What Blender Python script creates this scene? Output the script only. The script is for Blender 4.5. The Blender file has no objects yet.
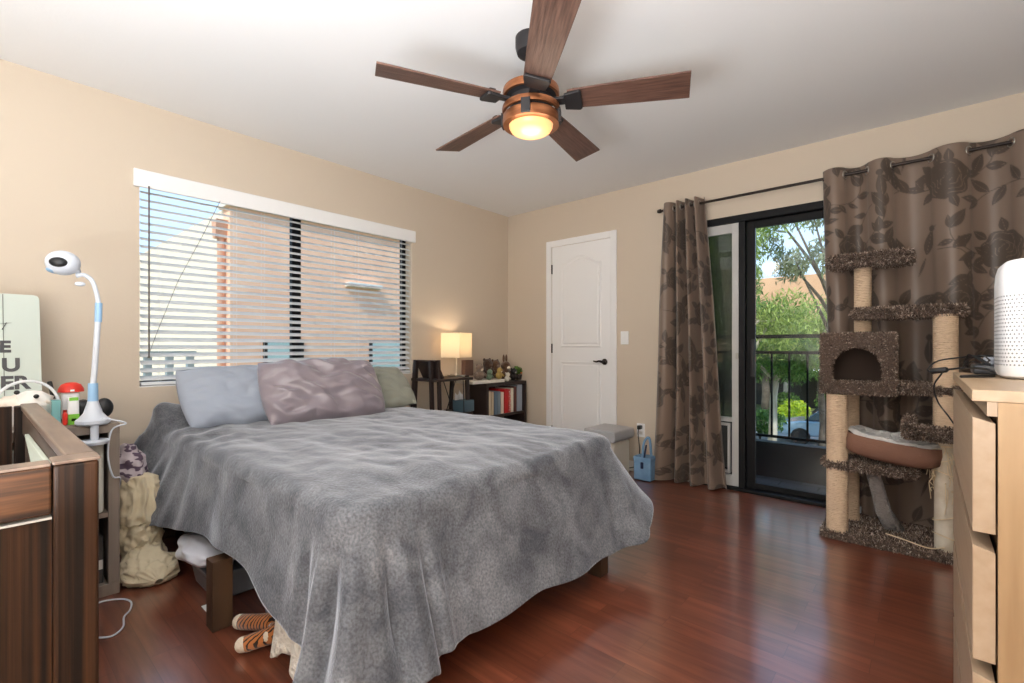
import bpy, math, random
import numpy as np
from mathutils import Vector, noise
random.seed(7); rng = np.random.default_rng(7)
PI = math.pi
sc = bpy.context.scene
# ---------------------------------------------------------------- camera, world, sun, lights, exposure
CAM = np.array([3.328, 0.0, 1.063]); F = 473.0; HOR = 347.0
FW = np.array([-0.658, 0.753, 0]); RT = np.array([0.753, 0.658, 0]); UP = np.array([0, 0, 1.0])
cd = bpy.data.cameras.new('camera'); cam = bpy.data.objects.new('camera', cd)
sc.collection.objects.link(cam); sc.camera = cam
cam.location = CAM; cam.rotation_euler = (PI/2, 0, math.atan2(0.658, 0.753))
cd.sensor_width = 36; cd.lens = 36*F/1024; cd.shift_y = (HOR-341.5)/1024; cd.clip_start = 0.02; cd.clip_end = 300
def at(px, py, x=None, y=None, z=None, t=None):
    """point of the room seen at photo pixel px,py on a given plane (used to take measurements)"""
    d = FW + RT*(px-512)/F + UP*(HOR-py)/F
    if t is None:
        if x is not None: t = (x-CAM[0])/d[0]
        elif y is not None: t = (y-CAM[1])/d[1]
        else: t = (z-CAM[2])/d[2]
    return CAM + t*d
w = bpy.data.worlds.new('World'); sc.world = w; w.use_nodes = True
bg = w.node_tree.nodes['Background']
wt = w.node_tree; tc = wt.nodes.new('ShaderNodeTexCoord'); sx = wt.nodes.new('ShaderNodeSeparateXYZ')
rp = wt.nodes.new('ShaderNodeValToRGB'); wt.links.new(tc.outputs['Generated'], sx.inputs[0]); wt.links.new(sx.outputs[2], rp.inputs[0])
rp.color_ramp.elements[0].position = 0.0; rp.color_ramp.elements[0].color = (0.66, 0.82, 1.0, 1)
rp.color_ramp.elements[1].position = 0.6; rp.color_ramp.elements[1].color = (0.36, 0.58, 0.95, 1)
wt.links.new(rp.outputs[0], bg.inputs[0]); bg.inputs[1].default_value = 1.8
def light(name, kind, loc, energy, color=(1,1,1), rot=(0,0,0), size=None, size_y=None, rad=None):
    l = bpy.data.lights.new(name, kind); l.energy = energy; l.color = color
    if kind == 'AREA':
        l.shape = 'RECTANGLE'; l.size = size; l.size_y = size_y or size
    if rad is not None and kind == 'POINT': l.shadow_soft_size = rad
    o = bpy.data.objects.new(name, l); o.location = loc; o.rotation_euler = rot; sc.collection.objects.link(o); return o
sun = light('sun', 'SUN', (0,-5,20), 4.8, (1, .94, .86), (math.radians(42), 0, math.radians(20))); sun.data.angle = 0.01
# unseen area lights added behind the camera: bounced-flash stand-in, then a soft fill
light('added_bounce_light', 'AREA', (2.95, -0.62, .72), 158, (.90, .95, 1), (3.17, 0, 0), 1.8, 1.1)
light('added_fill_light', 'AREA', (3.1, -1.05, 1.65), 20, (.96, .98, 1), (math.radians(80), 0, math.radians(12)), 1.6, 1.2)  # added fill aimed into the room, no fixture stands there
sc.view_settings.view_transform = 'Standard'; sc.view_settings.look = 'None'
sc.view_settings.gamma = 1; sc.view_settings.use_curve_mapping = False; sc.view_settings.exposure = 0.0
sc.cycles.max_bounces = 10; sc.cycles.diffuse_bounces = 5; sc.cycles.transparent_max_bounces = 16
sc.cycles.use_denoising = True; sc.cycles.sample_clamp_indirect = 6.0
# ---------------------------------------------------------------- materials
def srgb(r, g, b):
    f = lambda c: ((c/255)/12.92 if c/255 <= .04045 else ((c/255+.055)/1.055)**2.4)
    return (f(r), f(g), f(b), 1)
MATS = {}
def mat(name, col, rough=.6, metal=0, var=None, vscale=8, stretch=(1,1,1), bump=0, bscale=60, sheen=0, spec=.5, coat=0,
        trans=0, detail=4, vlo=.35, vhi=.65, emit=None, estr=0, attr=None, coord='Object', bstretch=None, sss=0):
    if name in MATS: return MATS[name]
    m = bpy.data.materials.new(name); m.use_nodes = True; nt = m.node_tree; N = nt.nodes; L = nt.links
    b = N['Principled BSDF']; b.inputs['Base Color'].default_value = col
    b.inputs['Roughness'].default_value = rough; b.inputs['Metallic'].default_value = metal
    b.inputs['Specular IOR Level'].default_value = spec
    b.inputs['Sheen Weight'].default_value = sheen; b.inputs['Sheen Roughness'].default_value = .4
    b.inputs['Coat Weight'].default_value = coat; b.inputs['Coat Roughness'].default_value = .15
    if trans: b.inputs['Transmission Weight'].default_value = trans
    if emit: b.inputs['Emission Color'].default_value = emit; b.inputs['Emission Strength'].default_value = estr
    t = N.new('ShaderNodeTexCoord')
    def mapped(st):
        mp = N.new('ShaderNodeMapping'); mp.inputs['Scale'].default_value = st
        L.new(t.outputs[coord], mp.inputs[0]); return mp
    src = None
    if var is not None:
        n = N.new('ShaderNodeTexNoise'); n.inputs['Scale'].default_value = vscale; n.inputs['Detail'].default_value = detail
        L.new(mapped(stretch).outputs[0], n.inputs['Vector'])
        r = N.new('ShaderNodeValToRGB'); L.new(n.outputs['Fac'], r.inputs[0])
        r.color_ramp.elements[0].position = vlo; r.color_ramp.elements[0].color = col
        r.color_ramp.elements[1].position = vhi; r.color_ramp.elements[1].color = var
        src = r.outputs[0]; L.new(src, b.inputs['Base Color'])
    if attr:
        a = N.new('ShaderNodeAttribute'); a.attribute_name = attr; L.new(a.outputs['Color'], b.inputs['Base Color'])
    if bump:
        n2 = N.new('ShaderNodeTexNoise'); n2.inputs['Scale'].default_value = bscale; n2.inputs['Detail'].default_value = 5
        L.new(mapped(bstretch or stretch).outputs[0], n2.inputs['Vector'])
        bp = N.new('ShaderNodeBump'); bp.inputs['Strength'].default_value = min(1, bump); bp.inputs['Distance'].default_value = .01*max(1, bump)
        L.new(n2.outputs['Fac'], bp.inputs['Height']); L.new(bp.outputs[0], b.inputs['Normal'])
    MATS[name] = m; return m
def floor_mat():
    m = bpy.data.materials.new('cherry_laminate'); m.use_nodes = True; nt = m.node_tree; N = nt.nodes; L = nt.links
    b = N['Principled BSDF']; t = N.new('ShaderNodeTexCoord')
    br = N.new('ShaderNodeTexBrick'); br.offset = .37; br.inputs['Scale'].default_value = 1
    br.inputs['Brick Width'].default_value = .62; br.inputs['Row Height'].default_value = .095
    br.inputs['Mortar Size'].default_value = .0008; br.inputs['Mortar Smooth'].default_value = .1; br.inputs['Bias'].default_value = 0
    br.inputs['Color1'].default_value = (0,0,0,1); br.inputs['Color2'].default_value = (1,1,1,1); br.inputs['Mortar'].default_value = (.3,.3,.3,1)
    L.new(t.outputs['Object'], br.inputs['Vector'])
    mp = N.new('ShaderNodeMapping'); mp.inputs['Scale'].default_value = (1.8, 24, 1); L.new(t.outputs['Object'], mp.inputs[0])
    # shift grain per board
    ad = N.new('ShaderNodeVectorMath'); ad.operation = 'MULTIPLY_ADD'; ad.inputs[1].default_value = (7,7,7)
    L.new(br.outputs['Color'], ad.inputs[0]); L.new(mp.outputs[0], ad.inputs[2])
    n = N.new('ShaderNodeTexNoise'); n.inputs['Scale'].default_value = 1.6; n.inputs['Detail'].default_value = 6; n.inputs['Distortion'].default_value = .6
    L.new(ad.outputs[0], n.inputs['Vector'])
    r = N.new('ShaderNodeValToRGB'); L.new(n.outputs['Fac'], r.inputs[0])
    r.color_ramp.elements[0].position = .2; r.color_ramp.elements[0].color = srgb(98, 46, 32)
    r.color_ramp.elements[1].position = .8; r.color_ramp.elements[1].color = srgb(150, 86, 62)
    mx = N.new('ShaderNodeMix'); mx.data_type = 'RGBA'; mx.blend_type = 'MULTIPLY'; mx.inputs['Factor'].default_value = 1
    r2 = N.new('ShaderNodeValToRGB'); L.new(br.outputs['Color'], r2.inputs[0])
    r2.color_ramp.elements[0].color = (.70,.68,.68,1); r2.color_ramp.elements[1].color = (1,1,1,1)
    L.new(r.outputs[0], mx.inputs['A']); L.new(r2.outputs[0], mx.inputs['B'])
    mx2 = N.new('ShaderNodeMix'); mx2.data_type = 'RGBA'; L.new(br.outputs['Fac'], mx2.inputs['Factor'])
    L.new(mx.outputs['Result'], mx2.inputs['A']); mx2.inputs['B'].default_value = srgb(84, 40, 30)
    L.new(mx2.outputs['Result'], b.inputs['Base Color'])
    b.inputs['Roughness'].default_value = .3; b.inputs['Specular IOR Level'].default_value = .7; b.inputs['Coat Weight'].default_value = .9; b.inputs['Coat Roughness'].default_value = .15; b.inputs['Coat IOR'].default_value = 1.75
    bp = N.new('ShaderNodeBump'); bp.inputs['Strength'].default_value = .05; bp.inputs['Distance'].default_value = .002
    L.new(n.outputs['Fac'], bp.inputs['Height']); L.new(bp.outputs[0], b.inputs['Normal'])
    return m
def glass_mat(name, tint=(.92,.95,.94,1), refl=.03):
    m = bpy.data.materials.new(name); m.use_nodes = True; nt = m.node_tree; N = nt.nodes; L = nt.links
    N.remove(N['Principled BSDF']); o = N['Material Output']
    tr = N.new('ShaderNodeBsdfTransparent'); tr.inputs[0].default_value = tint
    gl = N.new('ShaderNodeBsdfGlossy'); gl.inputs['Roughness'].default_value = .02
    lw = N.new('ShaderNodeLayerWeight'); lw.inputs[0].default_value = .25
    mr = N.new('ShaderNodeMapRange'); mr.inputs['To Min'].default_value = refl*.5; mr.inputs['To Max'].default_value = .7
    L.new(lw.outputs['Fresnel'], mr.inputs['Value'])
    mx = N.new('ShaderNodeMixShader'); L.new(mr.outputs[0], mx.inputs[0]); L.new(tr.outputs[0], mx.inputs[1]); L.new(gl.outputs[0], mx.inputs[2])
    L.new(mx.outputs[0], o.inputs[0]); return m
def screen_mat():
    m = bpy.data.materials.new('insect_screen'); m.use_nodes = True; nt = m.node_tree; N = nt.nodes; L = nt.links
    b = N['Principled BSDF']; b.inputs['Base Color'].default_value = srgb(72, 74, 70); b.inputs['Roughness'].default_value = .8
    tr = N.new('ShaderNodeBsdfTransparent'); mx = N.new('ShaderNodeMixShader'); mx.inputs[0].default_value = .72
    L.new(tr.outputs[0], mx.inputs[1]); L.new(b.outputs[0], mx.inputs[2]); L.new(mx.outputs[0], N['Material Output'].inputs[0]); return m
def leaf_mat(name, c1, c2):
    m = bpy.data.materials.new(name); m.use_nodes = True; nt = m.node_tree; N = nt.nodes; L = nt.links
    b = N['Principled BSDF']; a = N.new('ShaderNodeAttribute'); a.attribute_name = 'col'
    r = N.new('ShaderNodeValToRGB'); r.color_ramp.elements[0].color = c1; r.color_ramp.elements[1].color = c2
    L.new(a.outputs['Fac'], r.inputs[0]); L.new(r.outputs[0], b.inputs['Base Color']); b.inputs['Roughness'].default_value = .5
    t = N.new('ShaderNodeBsdfTranslucent'); L.new(r.outputs[0], t.inputs[0])
    mx = N.new('ShaderNodeMixShader'); mx.inputs[0].default_value = .4
    L.new(b.outputs[0], mx.inputs[1]); L.new(t.outputs[0], mx.inputs[2]); L.new(mx.outputs[0], N['Material Output'].inputs[0]); return m
# ---------------------------------------------------------------- mesh building
class MB:
    def __init__(s): s.v = []; s.f = []; s.n = 0; s.c = None
    def add(s, v, f):
        v = np.asarray(v, float).reshape(-1, 3); s.v.append(v); s.f += [tuple(i+s.n for i in q) for q in f]; s.n += len(v); return s
    def box(s, lo, hi, M=None):
        x0,y0,z0 = lo; x1,y1,z1 = hi
        v = np.array([(x0,y0,z0),(x1,y0,z0),(x1,y1,z0),(x0,y1,z0),(x0,y0,z1),(x1,y0,z1),(x1,y1,z1),(x0,y1,z1)], float)
        if M is not None: v = M(v)
        return s.add(v, [(0,3,2,1),(4,5,6,7),(0,1,5,4),(1,2,6,5),(2,3,7,6),(3,0,4,7)])
    def beam(s, a, b, w, h=None, up=(0,0,1)):
        """rectangular bar from a to b"""
        a = np.array(a, float); b = np.array(b, float); h = h or w; d = b-a; L = np.linalg.norm(d); d = d/L
        u = np.array(up, float)
        if abs(d@u) > .95: u = np.array([1.,0,0])
        sd = np.cross(d, u); sd /= np.linalg.norm(sd); u = np.cross(sd, d)
        v = [p + sd*i*w/2 + u*j*h/2 for p in (a, b) for i, j in ((-1,-1),(1,-1),(1,1),(-1,1))]
        return s.add(v, [(0,1,2,3),(7,6,5,4),(0,4,5,1),(1,5,6,2),(2,6,7,3),(3,7,4,0)])
    def tube(s, pts, r, n=10, caps=True, smooth_end=False):
        pts = [np.array(p, float) for p in pts]; m = len(pts)
        rs = [r]*m if np.isscalar(r) else list(r)
        V = []; pu = None
        for i, p in enumerate(pts):
            d = pts[min(i+1, m-1)] - pts[max(i-1, 0)]; d /= (np.linalg.norm(d)+1e-9)
            if pu is None:
                u = np.array([0,0,1.]) if abs(d[2]) < .9 else np.array([1.,0,0])
            else: u = pu
            u = u - d*(u@d); u /= (np.linalg.norm(u)+1e-9); pu = u; sd = np.cross(d, u)
            for k in range(n):
                a = 2*PI*k/n; V.append(p + rs[i]*(math.cos(a)*u + math.sin(a)*sd))
        Fc = [(i*n+k, i*n+(k+1)%n, (i+1)*n+(k+1)%n, (i+1)*n+k) for i in range(m-1) for k in range(n)]
        if caps: Fc += [tuple(reversed(range(n))), tuple((m-1)*n+k for k in range(n))]
        return s.add(V, Fc)
    def lathe(s, c, prof, n=32, M=None):
        """prof: list of (r,z)"""
        c = np.array(c, float); V = []; m = len(prof)
        for r, z in prof:
            for k in range(n):
                a = 2*PI*k/n; V.append((max(r,1e-5)*math.cos(a), max(r,1e-5)*math.sin(a), z))
        V = np.array(V)
        if M is not None: V = M(V)
        Fc = [(i*n+k, i*n+(k+1)%n, (i+1)*n+(k+1)%n, (i+1)*n+k) for i in range(m-1) for k in range(n)]
        return s.add(V+c, Fc)
    def ell(s, c, r, n=14, M=None, k=0.0, seed=0):
        c = np.array(c, float); V = []; h = n//2+2
        for i in range(h):
            ph = -PI/2 + PI*i/(h-1)
            for j in range(n):
                a = 2*PI*j/n; V.append((math.cos(ph)*math.cos(a), math.cos(ph)*math.sin(a), math.sin(ph)))
        V = np.array(V)
        if k:
            V = V*np.array([1+k*noise.noise(Vector(p)*2.3+Vector((seed,seed*2.1,0))) for p in V])[:,None]
        V = V*np.array(r, float)
        if M is not None: V = M(V)
        Fc = [(i*n+j, i*n+(j+1)%n, (i+1)*n+(j+1)%n, (i+1)*n+j) for i in range(h-1) for j in range(n)]
        return s.add(V+c, Fc)
    def grid(s, V):
        """V: array (a,b,3)"""
        a, b = V.shape[:2]; V2 = V.reshape(-1, 3)
        i = np.arange(a-1)[:,None]*b + np.arange(b-1)[None,:]; i = i.ravel()
        return s.add(V2, np.stack([i, i+1, i+b+1, i+b], 1).tolist())
    def prism(s, poly, lo, hi, axis='x'):
        """2-D polygon extruded along axis; poly coords are the two remaining axes in order"""
        n = len(poly); V = []
        for d in (lo, hi):
            for a, b in poly: V.append({'x': (d,a,b), 'y': (a,d,b), 'z': (a,b,d)}[axis])
        Fc = [tuple(range(n)), tuple(reversed(range(n, 2*n)))] + [(i, n+i, n+(i+1)%n, (i+1)%n) for i in range(n)]
        return s.add(V, Fc)
    def xf(s, fn): s.v = [fn(np.concatenate(s.v))]; return s
def rotz(c, a, M2=None):
    c = np.array(c, float); R = np.array([[math.cos(a), -math.sin(a), 0],[math.sin(a), math.cos(a), 0],[0,0,1]])
    return lambda v: (np.asarray(v)-c)@R.T + c
def rot(c, a, axis):
    from mathutils import Matrix
    R = np.array(Matrix.Rotation(a, 3, Vector(axis))); c = np.array(c, float)
    return lambda v: (np.asarray(v)-c)@R.T + c
WL = {}
def wpos(o): return WL[o.name] if o is not None else np.zeros(3)
def tag(o, label=None, cat=None, group=None, kind=None):
    if label: o['label'] = label
    if cat: o['category'] = cat
    if group: o['group'] = group
    if kind: o['kind'] = kind
    return o
def thing(name, label, cat, loc, group=None):
    o = bpy.data.objects.new(name, None); sc.collection.objects.link(o); o.location = loc
    o.empty_display_size = .05; WL[o.name] = np.array(loc, float); return tag(o, label, cat, group)
def mk(name, mb, m, parent=None, smooth=False, bevel=0, seg=2, auto=None, label=None, cat=None, group=None, kind=None, col=None, solid=0, sub=0, weld=False):
    V = np.concatenate(mb.v); lo = V.min(0); hi = V.max(0); org = np.array([(lo[0]+hi[0])/2, (lo[1]+hi[1])/2, lo[2]])
    me = bpy.data.meshes.new(name); me.from_pydata((V-org).tolist(), [], mb.f)
    if col is not None:
        at_ = me.color_attributes.new('col', 'FLOAT_COLOR', 'POINT'); c = np.ones((len(V), 4)); c[:, :3] = col if np.ndim(col) == 2 else np.asarray(col)[:, None]
        at_.data.foreach_set('color', c.ravel())
    me.materials.append(m)
    if weld:
        import bmesh
        bm = bmesh.new(); bm.from_mesh(me); bmesh.ops.remove_doubles(bm, verts=bm.verts, dist=1e-5); bmesh.ops.recalc_face_normals(bm, faces=bm.faces); bm.to_mesh(me); bm.free()
    if smooth: me.shade_smooth()
    o = bpy.data.objects.new(name, me); sc.collection.objects.link(o)
    if parent is not None: o.parent = parent
    o.location = org - wpos(parent); WL[o.name] = org
    if solid:
        md = o.modifiers.new('thick', 'SOLIDIFY'); md.thickness = solid; md.offset = 0
    if bevel:
        md = o.modifiers.new('bevel', 'BEVEL'); md.width = bevel; md.segments = seg; md.limit_method = 'ANGLE'; md.angle_limit = math.radians(40)
    if sub:
        md = o.modifiers.new('sub', 'SUBSURF'); md.levels = sub; md.render_levels = sub
    if smooth and auto:
        me.set_sharp_from_angle(angle=math.radians(auto))
    return tag(o, label, cat, group, kind)
def ns(p, s=1.0, o=0.0): return noise.noise(Vector((p[0]*s+o, p[1]*s-o*1.7, (p[2] if len(p) > 2 else 0)*s+o*.6)))
def text_mesh(name, body, size, m, parent, loc, rot_, ext=.0008, bold=False):
    cu = bpy.data.curves.new(name, 'FONT'); cu.body = body; cu.size = size; cu.extrude = ext; cu.offset = .0032 if bold else 0
    o = bpy.data.objects.new(name, cu); sc.collection.objects.link(o)
    bpy.context.view_layer.update(); dg = bpy.context.evaluated_depsgraph_get()
    me = bpy.data.meshes.new_from_object(o.evaluated_get(dg)); bpy.data.objects.remove(o)
    o = bpy.data.objects.new(name, me); sc.collection.objects.link(o); me.materials.clear(); me.materials.append(m)
    o.parent = parent; o.location = np.array(loc)-wpos(parent); o.rotation_euler = rot_; WL[o.name] = np.array(loc); return o
def frame(mb, x0, x1, y0, y1, z0, z1, l, r, b, t, mids=()):
    """a rectangular frame whose bars only touch, in the x-z plane"""
    mb.box((x0, y0, z0), (x0+l, y1, z1)).box((x1-r, y0, z0), (x1, y1, z1))
    for a, c in [(z0, z0+b), (z1-t, z1)] + list(mids): mb.box((x0+l, y0+.0005, a), (x1-r, y1-.0005, c))
    return mb
# common materials
M_wall = mat('beige_paint', srgb(206, 192, 174), .75, bump=.05, bscale=90)
M_ceil = mat('ceiling_paint', srgb(236, 236, 236), .85, bump=.05, bscale=70)
M_white = mat('white_paint', srgb(238, 238, 238), .45)
M_black = mat('black_aluminium', srgb(16, 16, 18), .55, spec=.25)
M_floor = floor_mat(); M_glass = glass_mat('window_glass'); M_screen = screen_mat()
M_steel = mat('brushed_steel', srgb(180, 178, 172), .3, 1)
M_bronze = mat('dark_bronze', srgb(52, 44, 40), .4, .6)
# ================================================================ ROOM SHELL
RX, RY0, RY1, H = 3.90, -1.25, 3.744, 2.44
T = .14
WY0, WY1, WZ0, WZ1 = .625, 2.495, .835, 2.03      # window opening
DX0, DX1, DZ = 1.93, 3.62, 2.035                   # sliding door opening
IX0, IX1, IZ = .575, 1.225, 2.035                  # inner door opening
def struct(name, mb, m, **k): return mk(name, mb, m, kind='structure', **k)
struct('floor', MB().box((-.0, RY0, -.1), (RX, RY1+.02, 0)), M_floor)
struct('ceiling', MB().box((-T, RY0-T, H), (RX+T, RY1+T, H+.1)), M_ceil)
wl = MB().box((-T, RY0, 0), (0, WY0, H)).box((-T, WY1, 0), (0, RY1+T, H)).box((-T, WY0, 0), (0, WY1, WZ0)).box((-T, WY0, WZ1), (0, WY1, H))
struct('wall_left', wl, M_wall)
wb = MB().box((0, RY1, 0), (IX0, RY1+T, H)).box((IX1, RY1, 0), (DX0, RY1+T, H)).box((DX1, RY1, 0), (RX, RY1+T, H)).box((IX0, RY1, IZ), (IX1, RY1+T, H)).box((DX0, RY1, DZ), (DX1, RY1+T, H))
struct('wall_back', wb, M_wall)
struct('wall_right', MB().box((RX, RY0, 0), (RX+T, RY1+T, H)), M_wall)
struct('wall_front', MB().box((-T, RY0-T, 0), (RX+T, RY0, H)), M_wall)
M_base = mat('baseboard_paint', srgb(232, 230, 226), .5)
struct('baseboard_left', MB().box((0, RY0, 0), (.012, RY1, .085)), M_base, bevel=.003)
struct('baseboard_back', MB().box((IX1+.065, RY1-.012, 0), (DX0-.01, RY1, .085)), M_base, bevel=.003)
struct('baseboard_right', MB().box((RX-.012, RY0, 0), (RX, RY1, .085)), M_base, bevel=.003)
struct('baseboard_front', MB().box((.012, RY0, 0), (RX-.012, RY0+.012, .085)), M_base, bevel=.003)
# ---- window
w1 = thing('window_1', None, None, (-.1, (WY0+WY1)/2, WZ0)); w1['kind'] = 'structure'
ym = 1.545; fr = MB(); fw_ = .032
for y0, y1 in ((WY0, ym), (ym, WY1)):
    jl = .012 if y0 == WY0 else fw_
    fr.box((-.125, y0, WZ0), (-.085, y0+jl, WZ1)).box((-.125, y1-fw_, WZ0), (-.085, y1, WZ1))
    fr.box((-.1245, y0+jl, WZ0), (-.0855, y1-fw_, WZ0+.03)).box((-.1245, y0+jl, WZ1-.03), (-.0855, y1-fw_, WZ1))
mk('window_frame', fr, M_black, w1)
for y0, y1 in ((WY0+.012, ym-fw_), (ym+fw_, WY1-fw_)):
    mk('pane', MB().box((-.108, y0, WZ0+.03), (-.104, y1, WZ1-.03)), M_glass, w1)
mk('window_sill', MB().box((-.085, WY0, WZ0-.0), (-.0, WY1, WZ0+.006)), M_white, w1)
# ---- blind
M_blind = mat('blind_white', srgb(226, 228, 230), .5)
bl = thing('venetian_blind', 'wide white venetian blind with open slats hanging in the window above the bed', 'blind', (.01, ym, WZ0))
mk('valance', MB().box((.0, WY0-.03, 1.962), (.022, WY1+.03, 2.06)), M_white, bl, bevel=.004)
sl = MB(); nsl = 25; z0, z1 = .885, 1.945; tilt = math.radians(27)
for i in range(nsl):
    z = z0 + (z1-z0)*i/(nsl-1)
    y0, y1 = WY0+.008, WY1-.008
    if True:
        P = []
        for a in np.linspace(-1, 1, 5):
            P.append((-.032 + a*.024*math.cos(tilt), z - a*.024*math.sin(tilt) + .0025*(1-a*a)))
        g = np.array([[(p[0], yy, p[1]) for p in P] for yy in (y0, y1)]); sl.grid(g)
mk('slats', sl, M_blind, bl, solid=.0022)
mk('bottom_rail', MB().box((-.056, WY0+.008, .845), (-.008, WY1-.008, .862)), M_blind, bl, bevel=.003)
cords = MB()
for yy in (WY0+.10, WY0+.50, ym-.25, ym+.25, WY1-.5, WY1-.1):
    for xx in (-.056, -.008): cords.tube([(xx, yy, .86), (xx, yy, 1.97)], .0009, 5)
mk('ladder_cords', cords, M_blind, bl)
M_wand = mat('wand_grey', srgb(96, 88, 80), .4)
wy = at(149, 250, x=.03)[1]
mk('tilt_wand', MB().tube([(.03, wy, 1.97), (.03, wy, 1.012)], .0042, 8).tube([(.03,wy,1.012),(.03,wy,1.0)], .006, 8), M_wand, bl, smooth=True, auto=40)
pc = at(134+36, 190, x=.03); pe = at(142, 350, x=.03)
ptsc = [(.028, 1.02, 1.97), (.028, .93, 1.75), (.028, .80, 1.45), (.028, .70, 1.15), (.028, .655, 1.0)]
mk('pull_cord', MB().tube(ptsc, .0014, 5), M_wand, bl)
# ---- inner door
d1 = thing('door_1', None, None, ((IX0+IX1)/2, RY1, 0)); d1['kind'] = 'structure'
cs = MB(); cw = .06
for a, b in (((IX0-cw, 0), (IX0, IZ+cw)), ((IX1, 0), (IX1+cw, IZ+cw)), ((IX0, IZ), (IX1, IZ+cw))):
    cs.box((a[0], RY1-.016, a[1]), (b[0], RY1, b[1]))
mk('door_casing', cs, M_white, d1, bevel=.005)
# panel door: slab with two raised mouldings, the upper arched
M_door = mat('door_white', srgb(240, 240, 240), .4)
def arch_panel(x0, x1, z0, z1, arch, inset):
    x0 += inset; x1 -= inset; z0 += inset; z1 -= inset; pts = [(x0, z0), (x1, z0)]
    if arch:
        for k in range(0, 17):
            u = k/16; x = x1 + (x0-x1)*u; s_ = (1-math.cos(2*PI*u))/2; pts.append((x, z1-arch + arch*s_**.8))
    else: pts += [(x1, z1), (x0, z1)]
    return pts
slab = MB().box((IX0, RY1+.004, .008), (IX1, RY1+.044, IZ))
mk('door_slab', slab, M_door, d1)
def ringmesh(polys, ys):
    mb = MB(); n = len(polys[0]); V = []
    for P, y in zip(polys, ys): V += [(a, y, b) for a, b in P]
    Fc = [(r*n+i, r*n+(i+1)%n, (r+1)*n+(i+1)%n, (r+1)*n+i) for r in range(len(polys)-1) for i in range(n)]
    Fc.append(tuple((len(polys)-1)*n+i for i in range(n))); return mb.add(V, Fc)
for (z0_, z1_, ar) in ((1.06, 1.92, .075), (.16, .93, 0)):
    P = [arch_panel(IX0+.10, IX1-.10, z0_, z1_, ar, k) for k in (0, .009, .018, .03, .042)]
    mk('door_panel', ringmesh(P, [RY1+.0035, RY1-.004, RY1-.001, RY1+.0035-.001, RY1-.003]), M_door, d1)
hd = MB().lathe((0,0,0), [(0,0),(.028,0),(.028,.006),(.02,.012),(.011,.016),(.011,.045)], 24, M=rot((0,0,0), PI/2, (1,0,0))).xf(lambda v: v+np.array([IX1-.065, RY1+.004, .93]))
hd.tube([(IX1-.065, RY1-.043, .93), (IX1-.095, RY1-.047, .937), (IX1-.125, RY1-.044, .930), (IX1-.155, RY1-.042, .936)], [.011, .009, .008, .006], 10)
mk('door_handle', hd, M_bronze, d1, smooth=True, auto=40)
for z in (1.82, .25, 1.05): mk('hinge', MB().box((IX0-.012, RY1-.012, z-.045), (IX0+.006, RY1+.006, z+.045)), M_bronze, d1)
# ---- light switch, outlet
ls = thing('light_switch', 'white square light switch plate on the wall between the door and the left curtain', 'light switch', (1.36, RY1-.008, 1.08))
mk('plate', MB().box((1.322, RY1-.007, 1.085), (1.397, RY1, 1.20)), M_white, ls, bevel=.003)
mk('rocker', MB().box((1.343, RY1-.011, 1.108), (1.376, RY1-.006, 1.178)), M_white, ls, bevel=.002)
ox = at(641, 446, y=RY1)[0]
ol = thing('wall_outlet', 'white wall outlet low on the wall beside the grey-lidded bin', 'outlet', (ox, RY1-.008, .36))
mk('plate', MB().box((ox-.036, RY1-.006, .30), (ox+.036, RY1, .415)), M_white, ol, bevel=.003)
for zz in (.335, .382): mk('socket', MB().box((ox-.016, RY1-.008, zz-.013), (ox+.016, RY1-.005, zz+.013)), mat('socket_ivory', srgb(200,196,188), .5), ol, bevel=.004)
M_plug = mat('black_plastic', srgb(24, 24, 26), .45)
pg = tag(mk('power_plug', MB().box((ox-.014, RY1-.045, .37), (ox+.012, RY1-.008, .40)).tube([(ox, RY1-.04, .385), (ox+.002, RY1-.06, .34), (ox+.008, RY1-.04, .2), (ox+.0, RY1-.05, .06), (ox-.15, RY1-.06, .01)], .004, 8), M_plug), 'black plug and cord in the white wall outlet beside the bin', 'plug')
# ---- sliding door
d2 = thing('door_2', None, None, ((DX0+DX1)/2, RY1, 0)); d2['kind'] = 'structure'
f2 = MB(); ya, yb = RY1-.008, RY1+.13
f2.box((DX0-.02, ya, DZ-.045), (DX1+.02, yb, DZ+.006)).box((DX0-.02, ya, .022), (DX0+.035, yb, DZ-.045)).box((DX1-.035, ya, .022), (DX1+.02, yb, DZ-.045))
mk('door_frame', f2, M_black, d2, bevel=.002)
mk('threshold', MB().box((DX0, ya-.02, 0), (DX1, yb, .022)), M_black, d2, bevel=.003)
# white pet-door insert panel
wx0, wx1 = 1.985, 2.285; yp0, yp1 = RY1+.015, RY1+.045; zt = DZ-.045
M_wframe = mat('insert_white', srgb(190, 190, 188), .4)
wfr = frame(MB(), wx0, wx1, yp0, yp1, .0225, zt-.0005, .045, .05, .08, .07, [(.50, .535)])
frame(wfr, wx0+.055, wx1-.062, yp0-.008, yp1-.004, .115, .49, .018, .018, .02, .02)
mk('insert_frame', wfr, M_wframe, d2, bevel=.002)
mk('pane', MB().box((wx0+.045, RY1+.028, .535), (wx1-.05, RY1+.032, zt-.07)), M_glass, d2)
mk('pet_flap', MB().box((wx0+.075, RY1+.024, .15), (wx1-.085, RY1+.030, .475)), mat('smoked_flap', srgb(70,72,72), .25), d2)
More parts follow.
